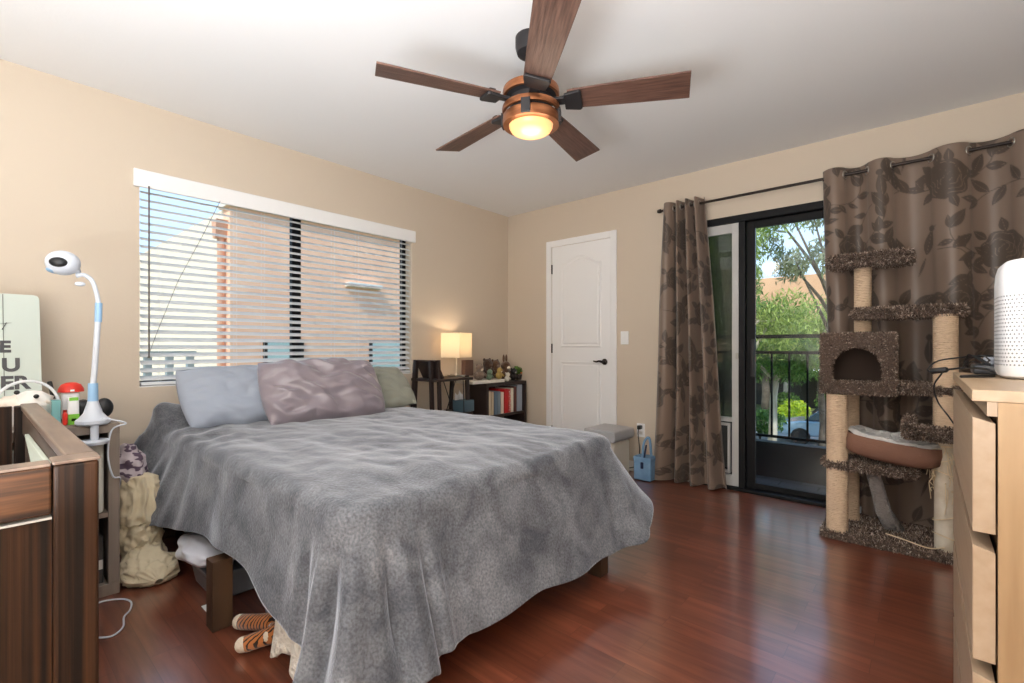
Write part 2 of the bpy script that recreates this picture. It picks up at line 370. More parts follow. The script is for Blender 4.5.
# black glazed leaf
sx0, sx1 = 2.275, 3.17; y20, y21 = RY1+.05, RY1+.085
lf = frame(MB().box((wx1+.0005, RY1+.0, .0225), (wx1+.045, y20-.001, zt-.0005)), wx1+.045, sx1, y20, y21, .0225, zt-.0005, .055, .06, .04, .05)
mk('door_leaf', lf, M_black, d2, bevel=.002)
mk('pane', MB().box((wx1+.10, y20+.015, .062), (sx1-.06, y20+.02, zt-.05)), M_glass, d2)
mk('pull_handle', MB().box((wx1+.075, RY1+.03, .84), (wx1+.10, RY1+.05, 1.12)), M_plug, d2, bevel=.006)
mk('latch', MB().box((wx1-.022, RY1+.0, .975), (wx1-.002, RY1+.014, 1.02)), M_steel, d2, bevel=.003)
lf2 = frame(MB(), 3.12, 3.58, RY1+.09, RY1+.12, .0225, zt-.0005, .06, .06, .063, .05)
mk('fixed_leaf', lf2, M_black, d2)
mk('pane', MB().box((3.18, RY1+.1, .085), (3.52, RY1+.105, zt-.05)), M_glass, d2)
scn = MB().box((1.97, RY1+.125, .03), (2.34, RY1+.127, zt))
mk('insect_screen', scn, M_screen, d2)
# ================================================================ OUTSIDE
M_balc = mat('balcony_black_wall', srgb(34, 34, 38), .6, var=srgb(44, 44, 48), vscale=6)
M_rail = mat('railing_black', srgb(20, 22, 22), .7, spec=.2)
def brickmat(name, c1, c2, c3, bw, rh, sc_=1, rough=.7):
    m = bpy.data.materials.new(name); m.use_nodes = True; N = m.node_tree.nodes; L = m.node_tree.links; b = N['Principled BSDF']
    br = N.new('ShaderNodeTexBrick'); t = N.new('ShaderNodeTexCoord'); L.new(t.outputs['Object'], br.inputs['Vector'])
    br.inputs['Scale'].default_value = sc_; br.inputs['Brick Width'].default_value = bw; br.inputs['Row Height'].default_value = rh; br.inputs['Mortar Size'].default_value = .006
    br.inputs['Color1'].default_value = c1; br.inputs['Color2'].default_value = c2; br.inputs['Mortar'].default_value = c3
    L.new(br.outputs['Color'], b.inputs['Base Color']); b.inputs['Roughness'].default_value = rough; return m
by0, by1 = RY1+.14, RY1+.62
struct('trim_1', MB().box((1.2, by0-.0, -.12), (RX+.6, by1+.06, -.015)), brickmat('balcony_tiles', srgb(74, 74, 78), srgb(60, 60, 66), srgb(40,40,42), .26, .13))
bw_ = tag(mk('balcony_wall', MB().box((1.2, by1, -.12), (RX+.6, by1+.06, .245)).box((1.2, by1-.02, .245), (RX+.6, by1+.08, .275)), M_balc), None, None, None, 'structure')
bw2 = mk('balcony_side_wall', MB().box((1.14, by0, -.12), (1.2, by1+.06, 2.5)), mat('side_wall_grey', srgb(86, 84, 78), .8, bump=.3, bscale=30), kind='structure')
rl = thing('balcony_railing', 'black metal balcony railing outside the glass door', 'railing', (2.9, by1+.03, .275))
rr = MB().box((1.2, by1+.01, 1.135), (RX+.6, by1+.05, 1.165)).box((1.2, by1+.018, 1.005), (RX+.6, by1+.042, 1.03)).box((1.2, by1+.018, .31), (RX+.6, by1+.042, .33))
mk('rails', rr, M_rail, rl)
xb = 1.34
while xb < RX+.6:
    mk('baluster', MB().box((xb-.007, by1+.023, .33), (xb+.007, by1+.037, 1.005)), M_rail, rl); xb += .128
mk('post', MB().box((2.2, by1+.012, .275), (2.235, by1+.048, 1.135)), M_rail, rl); mk('post', MB().box((4.2, by1+.012, .275), (4.235, by1+.048, 1.135)), M_rail, rl)
G = -2.75
M_grass = mat('ground_lawn', srgb(92, 112, 60), .9, var=srgb(130, 128, 84), vscale=1.2)
M_road = mat('asphalt', srgb(150, 150, 150), .9, var=srgb(176, 174, 170), vscale=2)
struct('ground', MB().box((-60, -25, G-.2), (70, 90, G)), M_grass)
struct('road', MB().box((-40, 16.0, G), (50, 24.5, G+.02)), M_road)
struct('sidewalk', MB().box((-40, 24.5, G), (50, 26.0, G+.12)), mat('pale_concrete', srgb(190, 186, 176), .9))
# neighbouring building seen through the blind
M_stucco = mat('peach_stucco', srgb(250, 200, 168), .9, var=srgb(244, 190, 158), vscale=3, bump=.35, bscale=35)
M_cream = mat('cream_stucco', srgb(240, 220, 196), .9, bump=.35, bscale=35)
NX = -3.6; cy = at(230, 300, x=NX)[1]; ztop = at(230, 206, x=NX)[2]
nb = thing('neighbour_building', 'peach stucco neighbouring building seen through the window blind', 'building', (NX-2, 6, G))
mk('wall', MB().box((NX-.25, cy, G), (NX, 12, ztop)), M_stucco, nb)
mk('side_wall', MB().box((NX-7, cy+.0, G), (NX-.25, cy+.25, ztop)), M_cream, nb)
mk('parapet_cap', MB().box((NX-.3, cy-.05, ztop), (NX+.05, 12, ztop+.06)), mat('cap_pale', srgb(225,214,200), .8), nb)
mk('roof', MB().box((NX-7, cy+.25, ztop-.3), (NX-.25, 12, ztop-.2)), mat('roof_grey', srgb(150,146,140), .9), nb)
ds = at(222, 300, y=cy-.06)
dx = NX-.16
dsp = MB().tube([(dx, cy-.06, ztop-.4), (dx, cy-.06, G+.2)], .045, 12).prism([(dx-.10, ztop-.18), (dx+.10, ztop-.18), (dx+.05, ztop-.42), (dx-.05, ztop-.42)], cy-.14, cy-.0, 'y')
mk('downspout', dsp, mat('downspout_peach', srgb(216, 160, 130), .7), nb)
M_ng = mat('dark_window_glass', srgb(70, 92, 96), .1)
for (pa, pb, pt) in ((263, 303, 339), (369, 410, 340)):
    a = at(pa, pt, x=NX); b = at(pb, pt, x=NX)
    wn = mk('window', MB().box((NX, a[1], .35), (NX+.03, b[1], a[2])), M_black, nb)
    mk('pane', MB().box((NX+.03, a[1]+.05, .4), (NX+.034, b[1]-.05, a[2]-.05)), mat('pale_pane', srgb(176, 198, 196), .15), wn)
a = at(362, 287, x=NX)
mk('wall_lamp', MB().box((NX, a[1]-.30, a[2]-.02), (NX+.14, a[1]+.30, a[2]+.04)), mat('lamp_white', srgb(230, 226, 220), .5), nb)
# our own exterior railing seen at the lower left of the window
nr = thing('exterior_railing', 'grey metal railing outside the lower left corner of the window', 'railing', (-1.2, .6, .2))
ex = MB()
mr_ = mat('grey_railing', srgb(168, 176, 180), .5)
mk('rails', MB().box((-1.22, -.6, .99), (-1.18, 1.22, 1.03)).box((-1.22, -.6, .72), (-1.18, 1.22, .76)), mr_, nr)
for yy in (-.3, -.04, .22, .46, .66, .80, .90, 1.04, 1.18): mk('post', MB().box((-1.23, yy-.022, .3), (-1.17, yy+.022, 1.03)), mr_, nr)
# building across the street
fb = thing('far_building', 'peach building behind the trees across the street', 'building', (0, 34, G))
mk('upper_storeys', MB().box((-22, 33, G+2.6), (14, 44, 5.4)), mat('far_peach', srgb(224, 176, 136), .9, var=srgb(206,158,120), vscale=.4), fb)
mk('ground_storey', MB().box((-22, 34.5, G), (14, 44, G+2.6)), mat('far_dark', srgb(70, 66, 60), .9), fb)
mk('concrete_band', MB().box((-22, 32.2, G+2.35), (14, 33.2, G+2.85)), mat('band_grey', srgb(150, 146, 134), .9), fb)
for k in range(9): mk('window', MB().box((-20+k*3.6, 32.95, .9), (-18.6+k*3.6, 33.02, 2.4)), M_ng, fb)
for k in range(8): mk('column', MB().box((-20+k*4.2, 32.7, G), (-19.7+k*4.2, 33.0, G+2.4)), mat('band_grey', None), fb)
# trees
M_bark = mat('pale_bark', srgb(206, 196, 180), .85, var=srgb(150, 138, 120), vscale=4, stretch=(1,1,.3), bump=.5, bscale=12)
M_bark2 = mat('grey_bark', srgb(110, 98, 86), .9, var=srgb(80, 70, 60), vscale=5, bump=.5, bscale=12)
L1 = leaf_mat('leaves_yellow_green', srgb(96, 128, 50), srgb(190, 206, 110)); L2 = leaf_mat('leaves_green', srgb(50, 92, 40), srgb(130, 168, 78)); L3 = leaf_mat('leaves_olive', srgb(92, 108, 72), srgb(168, 176, 128))
def leaves(clusters, n, ls=.11, droop=0.0):
    cl = np.array([c[:3] for c in clusters]); rr_ = np.array([c[3] for c in clusters]); wts = rr_**2; wts /= wts.sum()
    idx = rng.choice(len(cl), n, p=wts); d = rng.normal(size=(n,3)); d /= np.linalg.norm(d, axis=1)[:,None]
    P = cl[idx] + d*(rr_[idx]*rng.uniform(.35, 1, n)**.6)[:,None]*np.array([1,1,.85])
    if droop: P[:,2] -= droop*rng.uniform(0, 1, n)**2*rr_[idx]
    a = rng.normal(size=(n,3)); a[:,2] -= 1.2*(droop > 0); a /= np.linalg.norm(a, axis=1)[:,None]
    b = np.cross(a, rng.normal(size=(n,3))); b /= np.linalg.norm(b, axis=1)[:,None]
    s = ls*rng.uniform(.6, 1.3, n)[:,None]; wv = .22 if droop else .4
    V = np.stack([P - a*s, P + b*s*wv, P + a*s, P - b*s*wv], 1).reshape(-1, 3)
    Fc = (np.arange(n)[:,None]*4 + np.arange(4)[None,:]).tolist(); mb = MB(); mb.add(V, Fc)
    cval = np.repeat(rng.uniform(0, 1, n), 4); return mb, cval
def tree(name, label, x, y, h, r, nl, lm, bm_, droop=0, trunk=.16, lean=0, ls=.12, low=.35, clusters=None, cat='tree', group=None):
    t = thing(name, label, cat, (x, y, G), group); rnd = random.Random(int(x*31+y*17))
    tr = MB(); top = np.array([x+lean, y, G+h*.62])
    tr.tube([(x, y, G-.05), (x+lean*.2+.05, y, G+h*.2), (x+lean*.6-.05, y, G+h*.42), tuple(top)], [trunk*1.25, trunk, trunk*.8, trunk*.5], 12)
    cl = clusters or []
    if not clusters:
        for k in range(16):
            a = rnd.uniform(0, 2*PI); q = r*rnd.uniform(.15, .85); zz = G + h*rnd.uniform(low+.08, .93)
            cl.append((x+lean+q*math.cos(a), y+q*math.sin(a), zz, r*rnd.uniform(.28, .45)))
    for c in cl[:11]:
        b0 = np.array([x+lean*.6, y, G+h*rnd.uniform(low*.9, .55)]); b1 = np.array(c[:3])
        tr.tube([b0, (b0+b1)/2+np.array([0,0,.2]), b1], [trunk*.4, trunk*.25, trunk*.08], 7)
    mk('trunk', tr, bm_, t, smooth=True)
    mb, cv = leaves(cl, nl, ls, droop); mk('foliage', mb, lm, t, col=cv); return t
def P(px, dist, z=0): p = at(px, HOR, t=dist); return p[0], p[1]
x, y = P(744, 10.5); tree('weeping_tree', 'yellow-green weeping tree nearest the balcony, filling the left of the glass door', x, y, 8.4, 1.5, 20000, L1, M_bark, 1.1, .12, ls=.07, low=.44)
x, y = P(769, 15); tree('street_tree', 'slender tree with a pale bare trunk standing behind the balcony rail', x, y, 5.4, 1.7, 14000, L2, M_bark, .4, .13, lean=.3, ls=.08, low=.52)
x, y = P(822, 16.5); tree('weeping_tree', 'rounded pale green weeping tree at the right of the glass door', x, y, 5.7, 1.9, 18000, L1, M_bark2, .8, .12, ls=.085, low=.52)
x, y = P(850, 12.5)
cl5 = []
rd = random.Random(5)
for k in range(16):
    q = at(770+rd.uniform(0, 90), 195+rd.uniform(0, 70), t=11.5+rd.uniform(-1, 1)); cl5.append((q[0], q[1], q[2], rd.uniform(.22, .42)))
tree('tall_tree', 'tall open tree with bare grey branches crossing the blue sky', x, y, 8.6, 2.5, 3800, L3, M_bark2, .8, .17, ls=.09, clusters=cl5)
x, y = P(765, 26); tree('street_tree', 'dark green tree farthest back across the street', x, y, 6.6, 2.6, 12000, L2, M_bark2, .5, .2, ls=.16, low=.35)
x, y = P(690, 17); tree('street_tree', 'broad green tree left of the weeping trees, seen through the insert pane', x, y, 7.6, 3.0, 12000, L2, M_bark2, .5, .2, ls=.15, low=.25)
x, y = P(980, 20); tree('street_tree', 'green tree to the right of the parked car', x, y, 7, 3.0, 10000, L2, M_bark2, .5, .2, ls=.15, low=.3)
def bush(label, px, dist, r, lm, n=2600):
    x, y = P(px, dist); t = thing('shrub', label, 'shrub', (x, y, G))
    cl = [(x+random.uniform(-r,r)*.6, y+random.uniform(-r,r)*.5, G+r*random.uniform(.4,.95), r*.5) for _ in range(7)]
    mb, cv = leaves(cl, n, .09, 0); mk('foliage', mb, lm, t, col=cv)
    mk('stems', MB().tube([(x,y,G),(x+.05,y,G+r*.7)], .04, 6).tube([(x,y,G),(x-.2,y,G+r*.8)], .03, 6), M_bark2, t)
bush('bright yellow-green shrub behind the parked car', 797, 22.5, .95, leaf_mat('leaves_lime', srgb(120,160,30), srgb(215,225,60)))
bush('dark green shrub left of the pale tree trunk', 760, 19.5, 1.2, L2); bush('low green shrub between the pale trunk and the car', 783, 26.5, 1.0, L2)
bush('dark shrub at the right end of the parked car', 850, 25, 1.5, L2)
# car
def car(cx, cy_, ang):
    t = thing('parked_car', 'silver-blue parked car in the street below the balcony', 'car', (cx, cy_, G+.02)); R = rotz((cx, cy_, 0), ang); zb = G+.02
    prof = [(-2.15,.35),(-2.2,.62),(-2.05,.80),(-1.35,.92),(-.75,1.36),(-.1,1.46),(.75,1.42),(1.45,1.02),(2.05,.92),(2.2,.70),(2.15,.35)]
    prof_b = [(-2.15,.35),(-2.2,.62),(-2.05,.80),(-1.35,.92),(1.45,1.00),(2.05,.92),(2.2,.70),(2.15,.35)]
    b = MB().prism([(cx+a, zb+c) for a, c in prof_b], cy_-.86, cy_+.86, 'y').xf(R)
    M_car = mat('car_paint', srgb(150, 178, 200), .25, .3, coat=1)
    mk('body', b, M_car, t, bevel=.08, seg=3, smooth=True, auto=50)
    cab = MB().prism([(cx-1.25, zb+.93), (cx-.72, zb+1.38), (cx-.1, zb+1.47), (cx+.75, zb+1.42), (cx+1.4, zb+1.0)], cy_-.74, cy_+.74, 'y').xf(R)
    mk('cabin', cab, mat('car_glass', srgb(60, 84, 100), .06, coat=1), t, bevel=.05, seg=3, smooth=True, auto=50)
    mk('roof_panel', MB().prism([(cx-.66, zb+1.40), (cx-.1, zb+1.49), (cx+.72, zb+1.44), (cx+.68,zb+1.40),(cx-.1,zb+1.44)], cy_-.70, cy_+.70, 'y').xf(R), M_car, t)
    for wx in (-1.35, 1.38):
        for s_ in (-1, 1):
            wv = MB().lathe((0,0,0), [(0,-.1),(.2,-.1),(.22,-.08),(.31,-.09),(.33,-.05),(.33,.05),(.31,.09),(.22,.08),(.2,.1),(0,.1)], 24, M=rot((0,0,0), PI/2, (1,0,0))).xf(lambda v: v+np.array([cx+wx, cy_+s_*.80, zb+.33])).xf(R)
            mk('wheel', wv, mat('tyre_black', srgb(30,30,30), .7), t, smooth=True, auto=40)
x, y = P(842, 18.3); car(x, y, math.radians(8))
# ================================================================ BED
BX0, BX1, BY0, BY1, ZT = .12, 2.13, .675, 2.20, .615
M_bwood = mat('bed_wood', srgb(92, 66, 44), .55, var=srgb(62, 42, 28), vscale=5, stretch=(1, 1, .12), bump=.15, bscale=30)
M_bwoodh = mat('bed_wood_rail', srgb(92, 66, 44), .55, var=srgb(62, 42, 28), vscale=5, stretch=(.2, .2, 3), bump=.15, bscale=30)
bed = thing('bed_frame', 'wooden bed frame with square legs under the grey blanket', 'bed', (1.1, 1.43, 0))
for (lx, ly) in ((1.30, .625), (1.335, 2.13), (2.12, .80), (2.17, 1.94), (.12, .72), (.12, 2.13)):
    mk('leg', MB().box((lx-.035, ly-.035, 0), (lx+.035, ly+.035, .26)), M_bwood, bed, bevel=.003)
mk('side_rail', MB().box((.08, .70, .26), (2.10, .725, .34)), M_bwoodh, bed, bevel=.003)
mk('side_rail', MB().box((.08, 2.14, .26), (2.10, 2.165, .34)), M_bwoodh, bed, bevel=.003)
mk('foot_rail', MB().box((2.075, .725, .26), (2.10, 2.14, .34)), M_bwoodh, bed, bevel=.003)
mk('slats', MB().box((.08, .725, .30), (2.075, 2.14, .325)), M_bwoodh, bed)
mk('headboard', MB().box((.03, .72, .0), (.07, 2.2, .70)), M_bwood, bed, bevel=.004)
# mattress
tag(mk('mattress', MB().box((.10, BY0+.03, .335), (BX1-.03, BY1-.03, ZT-.045)), mat('mattress_white', srgb(220,218,212), .9), bevel=.05, seg=4, smooth=True), 'pale mattress hidden beneath the grey plush blanket', 'mattress')
# blanket
def blanket_mat():
    m = bpy.data.materials.new('grey_plush'); m.use_nodes = True; nt = m.node_tree; N = nt.nodes; L = nt.links; b = N['Principled BSDF']
    t = N.new('ShaderNodeTexCoord')
    def nz(sc_, d, dist=0, st=(1,1,1)):
        mp = N.new('ShaderNodeMapping'); mp.inputs['Scale'].default_value = st; L.new(t.outputs['Object'], mp.inputs[0])
        n = N.new('ShaderNodeTexNoise'); n.inputs['Scale'].default_value = sc_; n.inputs['Detail'].default_value = d; n.inputs['Distortion'].default_value = dist; L.new(mp.outputs[0], n.inputs['Vector']); return n
    n1 = nz(6.5, 12, .6, (1, 1, 1)); n2 = nz(130, 3)
    r = N.new('ShaderNodeValToRGB'); L.new(n1.outputs['Fac'], r.inputs[0])
    r.color_ramp.elements[0].position = .36; r.color_ramp.elements[0].color = srgb(80, 82, 88)
    r.color_ramp.elements[1].position = .64; r.color_ramp.elements[1].color = srgb(118, 120, 125)
    mx = N.new('ShaderNodeMix'); mx.data_type = 'RGBA'; mx.blend_type = 'OVERLAY'; mx.inputs['Factor'].default_value = .85
    L.new(r.outputs[0], mx.inputs['A']); L.new(n2.outputs['Fac'], mx.inputs['B']); L.new(mx.outputs['Result'], b.inputs['Base Color'])
    b.inputs['Roughness'].default_value = .85; b.inputs['Specular IOR Level'].default_value = .2
    b.inputs['Sheen Weight'].default_value = .9; b.inputs['Sheen Roughness'].default_value = .35; b.inputs['Sheen Tint'].default_value = (.85,.9,1,1)
    bp = N.new('ShaderNodeBump'); bp.inputs['Strength'].default_value = .5; bp.inputs['Distance'].default_value = .004; L.new(n2.outputs['Fac'], bp.inputs['Height'])
    bp2 = N.new('ShaderNodeBump'); bp2.inputs['Strength'].default_value = .35; bp2.inputs['Distance'].default_value = .02; L.new(n1.outputs['Fac'], bp2.inputs['Height']); L.new(bp.outputs[0], bp2.inputs['Normal'])
    L.new(bp2.outputs[0], b.inputs['Normal']); return m
def smooth(x): x = min(1, max(0, x)); return x*x*(3-2*x)
def build_blanket():
    rc = .10; pts = []; nrm = []; S = [0]
    def addp(p, n):
        if pts: S.append(S[-1]+math.dist(p, pts[-1]))
        pts.append(p); nrm.append(n)
    xs = np.linspace(.06, BX1-rc, 190)
    for x in xs: addp((x, BY0), (0, -1))
    for a in np.linspace(-PI/2, 0, 40)[1:]: addp((BX1-rc+rc*math.cos(a), BY0+rc+rc*math.sin(a)), (math.cos(a), math.sin(a)))
    sc1 = S[-20]
    for y in np.linspace(BY0+rc, BY1-rc, 150)[1:]: addp((BX1, y), (1, 0))
    for a in np.linspace(0, PI/2, 30)[1:]: addp((BX1-rc+rc*math.cos(a), BY1-rc+rc*math.sin(a)), (math.cos(a), math.sin(a)))
    sc2 = S[-15]
    for x in np.linspace(BX1-rc, .06, 190)[1:]: addp((x, BY1), (0, 1))
    SL = S[-1]; s0 = sc1  # foot left corner
    # keys: s, hem height, flare
    ks = [(0, .36, .17), (.12, .27, .20), (.36, .19, .16), (.8, .262, .06), (1.28, .305, .05), (1.62, .27, .05), (s0-.14, .19, .055), (s0-.05, .13, .09), (s0-.01, .03, .18), (s0+.05, .03, .20), (s0+.10, .14, .17), (s0+.30, .165, .13), (s0+.7, .155, .13), (s0+1.05, .135, .15), (s0+1.35, .17, .20), (sc2-.03, .25, .23), (sc2+.10, .27, .24), (sc2+.3, .22, .18), (sc2+.8, .2, .1), (SL, .3, .08)]
    K = np.array(ks); hem = np.interp(S, K[:,0], K[:,1]); fl = np.interp(S, K[:,0], K[:,2])
    kern = np.hanning(13); kern /= kern.sum()
    hem = np.convolve(np.pad(hem, 6, 'edge'), kern, 'valid'); fl = np.convolve(np.pad(fl, 6, 'edge'), kern, 'valid')
    NT, NS = 60, 64; V = np.zeros((len(pts), NT+NS, 3)); r = .05
    for i, (p, n) in enumerate(zip(pts, nrm)):
        s = S[i]; p = np.array(p); n = np.array(n)
        # seam point inside
        cx = min(max(p[0], .10), 1.45); cyy = (BY0+BY1)/2
        if abs(n[0]) > .5: cx = 1.45
        cpt = np.array([cx, cyy]); edge = p - n*r
        for j in range(NT):
            u = j/NT; q = cpt + (edge-cpt)*u; V[i, j] = (q[0], q[1], ZT)
        # folds
        wfold = math.exp(-((s-(s0+.05))/.17)**2); ph = 2*PI*(s-s0)/.115
        w2 = math.exp(-((s-(sc2-.06))/.22)**2)
        w3 = math.exp(-((s-.25)/.35)**2)
        for j in range(NS):
            v = j/(NS-1)
            if v < .12:
                a = v/.12*PI/2; o = -r + r*math.sin(a); z = ZT - r + r*math.cos(a); vv = 0
            else:
                vv = (v-.12)/.88; o = fl[i]*vv**1.15; z = ZT - r - vv*(ZT-r-hem[i])
            fv = smooth(vv*1.6)
            sh = math.sin(ph + .5*math.sin(ph*.5+vv)); fold = .052*wfold*(sh*.9 + .35*math.sin(ph*1.9+1+vv))*fv*(1-.25*vv)
            fold += .022*w2*math.sin(2*PI*s/.21+.6)*fv + .012*w3*math.sin(2*PI*s/.16 + 2*vv)*fv
            fold += .007*math.sin(2*PI*s/.43+1.1+vv)*vv + .007*ns((s*4, vv*2, 3), 1)*vv*2
            q = p + n*(o+fold)
            zz = z + (.005*math.sin(2*PI*s/.43)+.014*wfold*math.sin(ph+1))*vv
            V[i, NT+j] = (q[0], q[1], max(zz, .012))
    # wrinkles over the top, faded along the drop
    for i in range(V.shape[0]):
        for j in range(V.shape[1]):
            x, y, z = V[i, j]; top = 1 if j < NT+6 else max(0, 1-(j-NT-6)/20)
            hd = smooth((.30-x)/.22)
            if top > 0:
                wr = .012*ns((x*1.6, y*3.0, 0), 1.3) + .010*ns((x*3+y*1.5, y*7, 5), 1) + .005*ns((x*9, y*15, 2), 1)
                edge_y = min(1, max(0, (y-BY0)/.2)); l = smooth(1-abs(y-(BY0+.12))/.18)*smooth((1.3-x)/1.0)
                wr += .010*l*math.sin(34*x+18*y)
                z += wr*top - .02*smooth((x-1.85)/.3)*top
                # raised over the headboard
                z += .125*hd*top*(1 if j < NT+8 else top)
            else: pass
            if j >= NT+8:
                z += .125*hd*(1-(j-NT-8)/(NS-8))*.9*(1-top) if top < 1 else 0
                sw = ns((x*5, y*5, z*3), 1)*.012; 
                V[i, j, 0] += sw*abs(nrm[i][0]); V[i, j, 1] += sw*abs(nrm[i][1])
            V[i, j, 2] = z
    mb = MB(); mb.grid(V[:, ::-1]); return mb
bk = mk('blanket', build_blanket(), blanket_mat(), smooth=True, weld=True, solid=.009, label='grey plush blanket draped over the bed down to the floor', cat='blanket')
# sherpa edge hanging under the blanket
M_sherpa = mat('sherpa_cream', srgb(226, 218, 204), .95, bump=2.5, bscale=60, sheen=.3)
def lump(mb, c, r, n=28, k=.3, seed=0, M=None): return mb.ell(c, r, n, M, k, seed)
sb_ = MB(); sp = at(274, 628, z=.14)
g = np.zeros((26, 14, 3))
for i in range(26):
    for j in range(14):
        u = i/25; v = j/13
        g[i, j] = (1.72+.20*u, .685-.03*v-.015*math.sin(u*9)*v, .30-.255*v*(1-.2*math.sin(u*3))+.004*math.sin(u*23)*v)
sb_.grid(g); mk('fleece_throw', sb_, M_sherpa, smooth=True, solid=.02, label='cream fleece throw edge hanging below the grey blanket near the foot of the bed', cat='throw')
# ---- pillows
def pillow(name, label, c, w, h, d, tilt_, yaw, m, seed, wr=.02, lumpk=0, roll=0):
    nu, nv = 64, 44; mb = MB(); G2 = []
    for side in (1, -1):
        g = np.zeros((nu, nv, 3))
        for i in range(nu):
            for j in range(nv):
                u = -1+2*i/(nu-1); v = -1+2*j/(nv-1)
                e = max(0, 1-abs(u)**3.0)**.55*max(0, 1-abs(v)**3.0)**.55
                X = u*w/2*(1-.06*v*v*abs(u)**2+0*e) ; Z = v*h/2*(1-.09*(1-abs(u)**2)*abs(v)**3*0 -.05*u*u)
                yy = side*d/2*e
                q = (u*1.6+.7*v, v*1.9-.3*u, seed)
                wrk = wr*(abs(ns(q, 1.7, seed))*1.4 - .3 + .5*ns((q[0]*2, q[1]*2, side), 1.8, seed))*min(1, e*1.7)
                if lumpk: wrk += lumpk*(math.sin(3.1*u*2+2*v+seed)*.12+.9*(1-abs(ns((u*1.5+v*.9, v*.8, seed), 1.6))*3.2)*.5-.2)*min(1, e*1.5)
                g[i, j] = (X, yy+side*wrk, Z + (.015*ns((u*3, side, seed), 1)*abs(v) if True else 0))
        mb.grid(g if side < 0 else g[::-1])
    # local: X along bed width (world y), Y thickness (world +x), Z height
    def M(v):
        v = np.asarray(v); cr, sr = math.cos(roll), math.sin(roll); v = np.stack([v[:,0]*cr-v[:,2]*sr, v[:,1], v[:,0]*sr+v[:,2]*cr], 1)
        ct, st = math.cos(tilt_), math.sin(tilt_)
        Y = v[:,1]*ct - v[:,2]*st; Z = v[:,2]*ct + v[:,1]*st   # lean back: top toward -x
        Wx = Y; Wy = v[:,0]; cz, sz = math.cos(yaw), math.sin(yaw)
        return np.stack([Wx*cz - Wy*sz, Wx*sz + Wy*cz, Z], 1) + np.array(c)
    mb.xf(M); return mk(name, mb, m, smooth=True, weld=True, label=label, cat='pillow', sub=1)
M_pb = mat('cotton_light_blue', srgb(160, 169, 184), .8, bump=.1, bscale=200, sheen=.2)
M_pm = mat('satin_mauve', srgb(144, 134, 142), .3, bump=.06, bscale=120, sheen=.3, spec=.7)
M_pg = mat('cotton_sage', srgb(150, 152, 140), .8, bump=.1, bscale=200, sheen=.2)
pillow('pillow', 'light blue pillow leaning at the left of the bed head', (.26, 1.09, .785), .70, .40, .17, math.radians(38), math.radians(2), M_pb, 3, .012, 0, math.radians(1))
pillow('pillow', 'sage green pillow at the right end of the bed, behind the mauve one', (.27, 1.93, .765), .66, .40, .15, math.radians(46), math.radians(-3), M_pg, 8, .010)
pillow('pillow', 'crumpled shiny mauve satin pillow in the middle of the bed head', (.42, 1.50, .79), .78, .44, .22, math.radians(34), math.radians(-4), M_pm, 5, .022, .055)
# ================================================================ FAN
FC = at(531, 90, t=2.11)[:2]; fx, fy = FC
fan = thing('ceiling_fan', 'five-bladed wooden ceiling fan with copper bands and a lit glass bowl', 'ceiling fan', (fx, fy, 2.44))
M_cop = mat('brushed_copper', srgb(176, 116, 78), .36, .8, var=srgb(138, 86, 56), vscale=9, stretch=(1,1,6))
M_blade = mat('weathered_walnut', srgb(112, 82, 70), .5, var=srgb(70, 46, 38), vscale=7, stretch=(1,14,1), bump=.25, bscale=9, vlo=.3, vhi=.7)
M_iron = mat('matte_black_iron', srgb(42, 40, 42), .5, .3)
mk('canopy', MB().lathe((fx, fy, 0), [(0,2.44),(.070,2.44),(.070,2.40),(.062,2.37),(.03,2.35),(0,2.35)], 32), M_iron, fan, smooth=True, auto=40)
mk('downrod', MB().tube([(fx,fy,2.36),(fx,fy,2.20)], .014, 16).lathe((fx,fy,0), [(.014,2.25),(.028,2.245),(.03,2.215),(.014,2.21)], 20), M_iron, fan, smooth=True, auto=40)
mk('motor_housing', MB().lathe((fx,fy,0), [(0,2.212),(.10,2.212),(.112,2.205),(.112,2.178),(.092,2.17),(.092,2.10),(.110,2.095),(.110,2.06),(.09,2.055),(0,2.055)], 48), M_iron, fan, smooth=True, auto=40)
def band(z0, z1, r): return MB().lathe((fx,fy,0), [(r-.012,z0),(r,z0),(r+.003,(z0+z1)/2),(r,z1),(r-.012,z1),(r-.012,z0)], 56)
mk('copper_band', band(2.176, 2.208, .124), M_cop, fan, smooth=True, auto=40)
mk('copper_band', band(2.104, 2.130, .127), M_cop, fan, smooth=True, auto=40)
mk('light_ring', MB().lathe((fx,fy,0), [(.112,2.092),(.125,2.090),(.127,2.060),(.124,2.048),(.100,2.046),(.098,2.056),(.112,2.062),(.112,2.092)], 56), M_cop, fan, smooth=True, auto=35)
for k in range(4):
    a = .5+k*PI/2; c_, s_ = math.cos(a), math.sin(a)
    mk('ring_clip', MB().box((-.012, -.02, 0), (.012, .02, .062), M=lambda v: rotz((0,0,0), a)(v+np.array([.121,0,0]))+np.array([fx,fy,2.05])), M_iron, fan, bevel=.002)
M_bowl = mat('lit_amber_glass', srgb(220, 165, 95), .35, emit=(1, .60, .28, 1), estr=.85)
mk('glass_bowl', MB().lathe((fx,fy,0), [(.098,2.055),(.096,2.040),(.088,2.026),(.066,2.015),(.035,2.010),(0,2.009)], 48), M_bowl, fan, smooth=True)
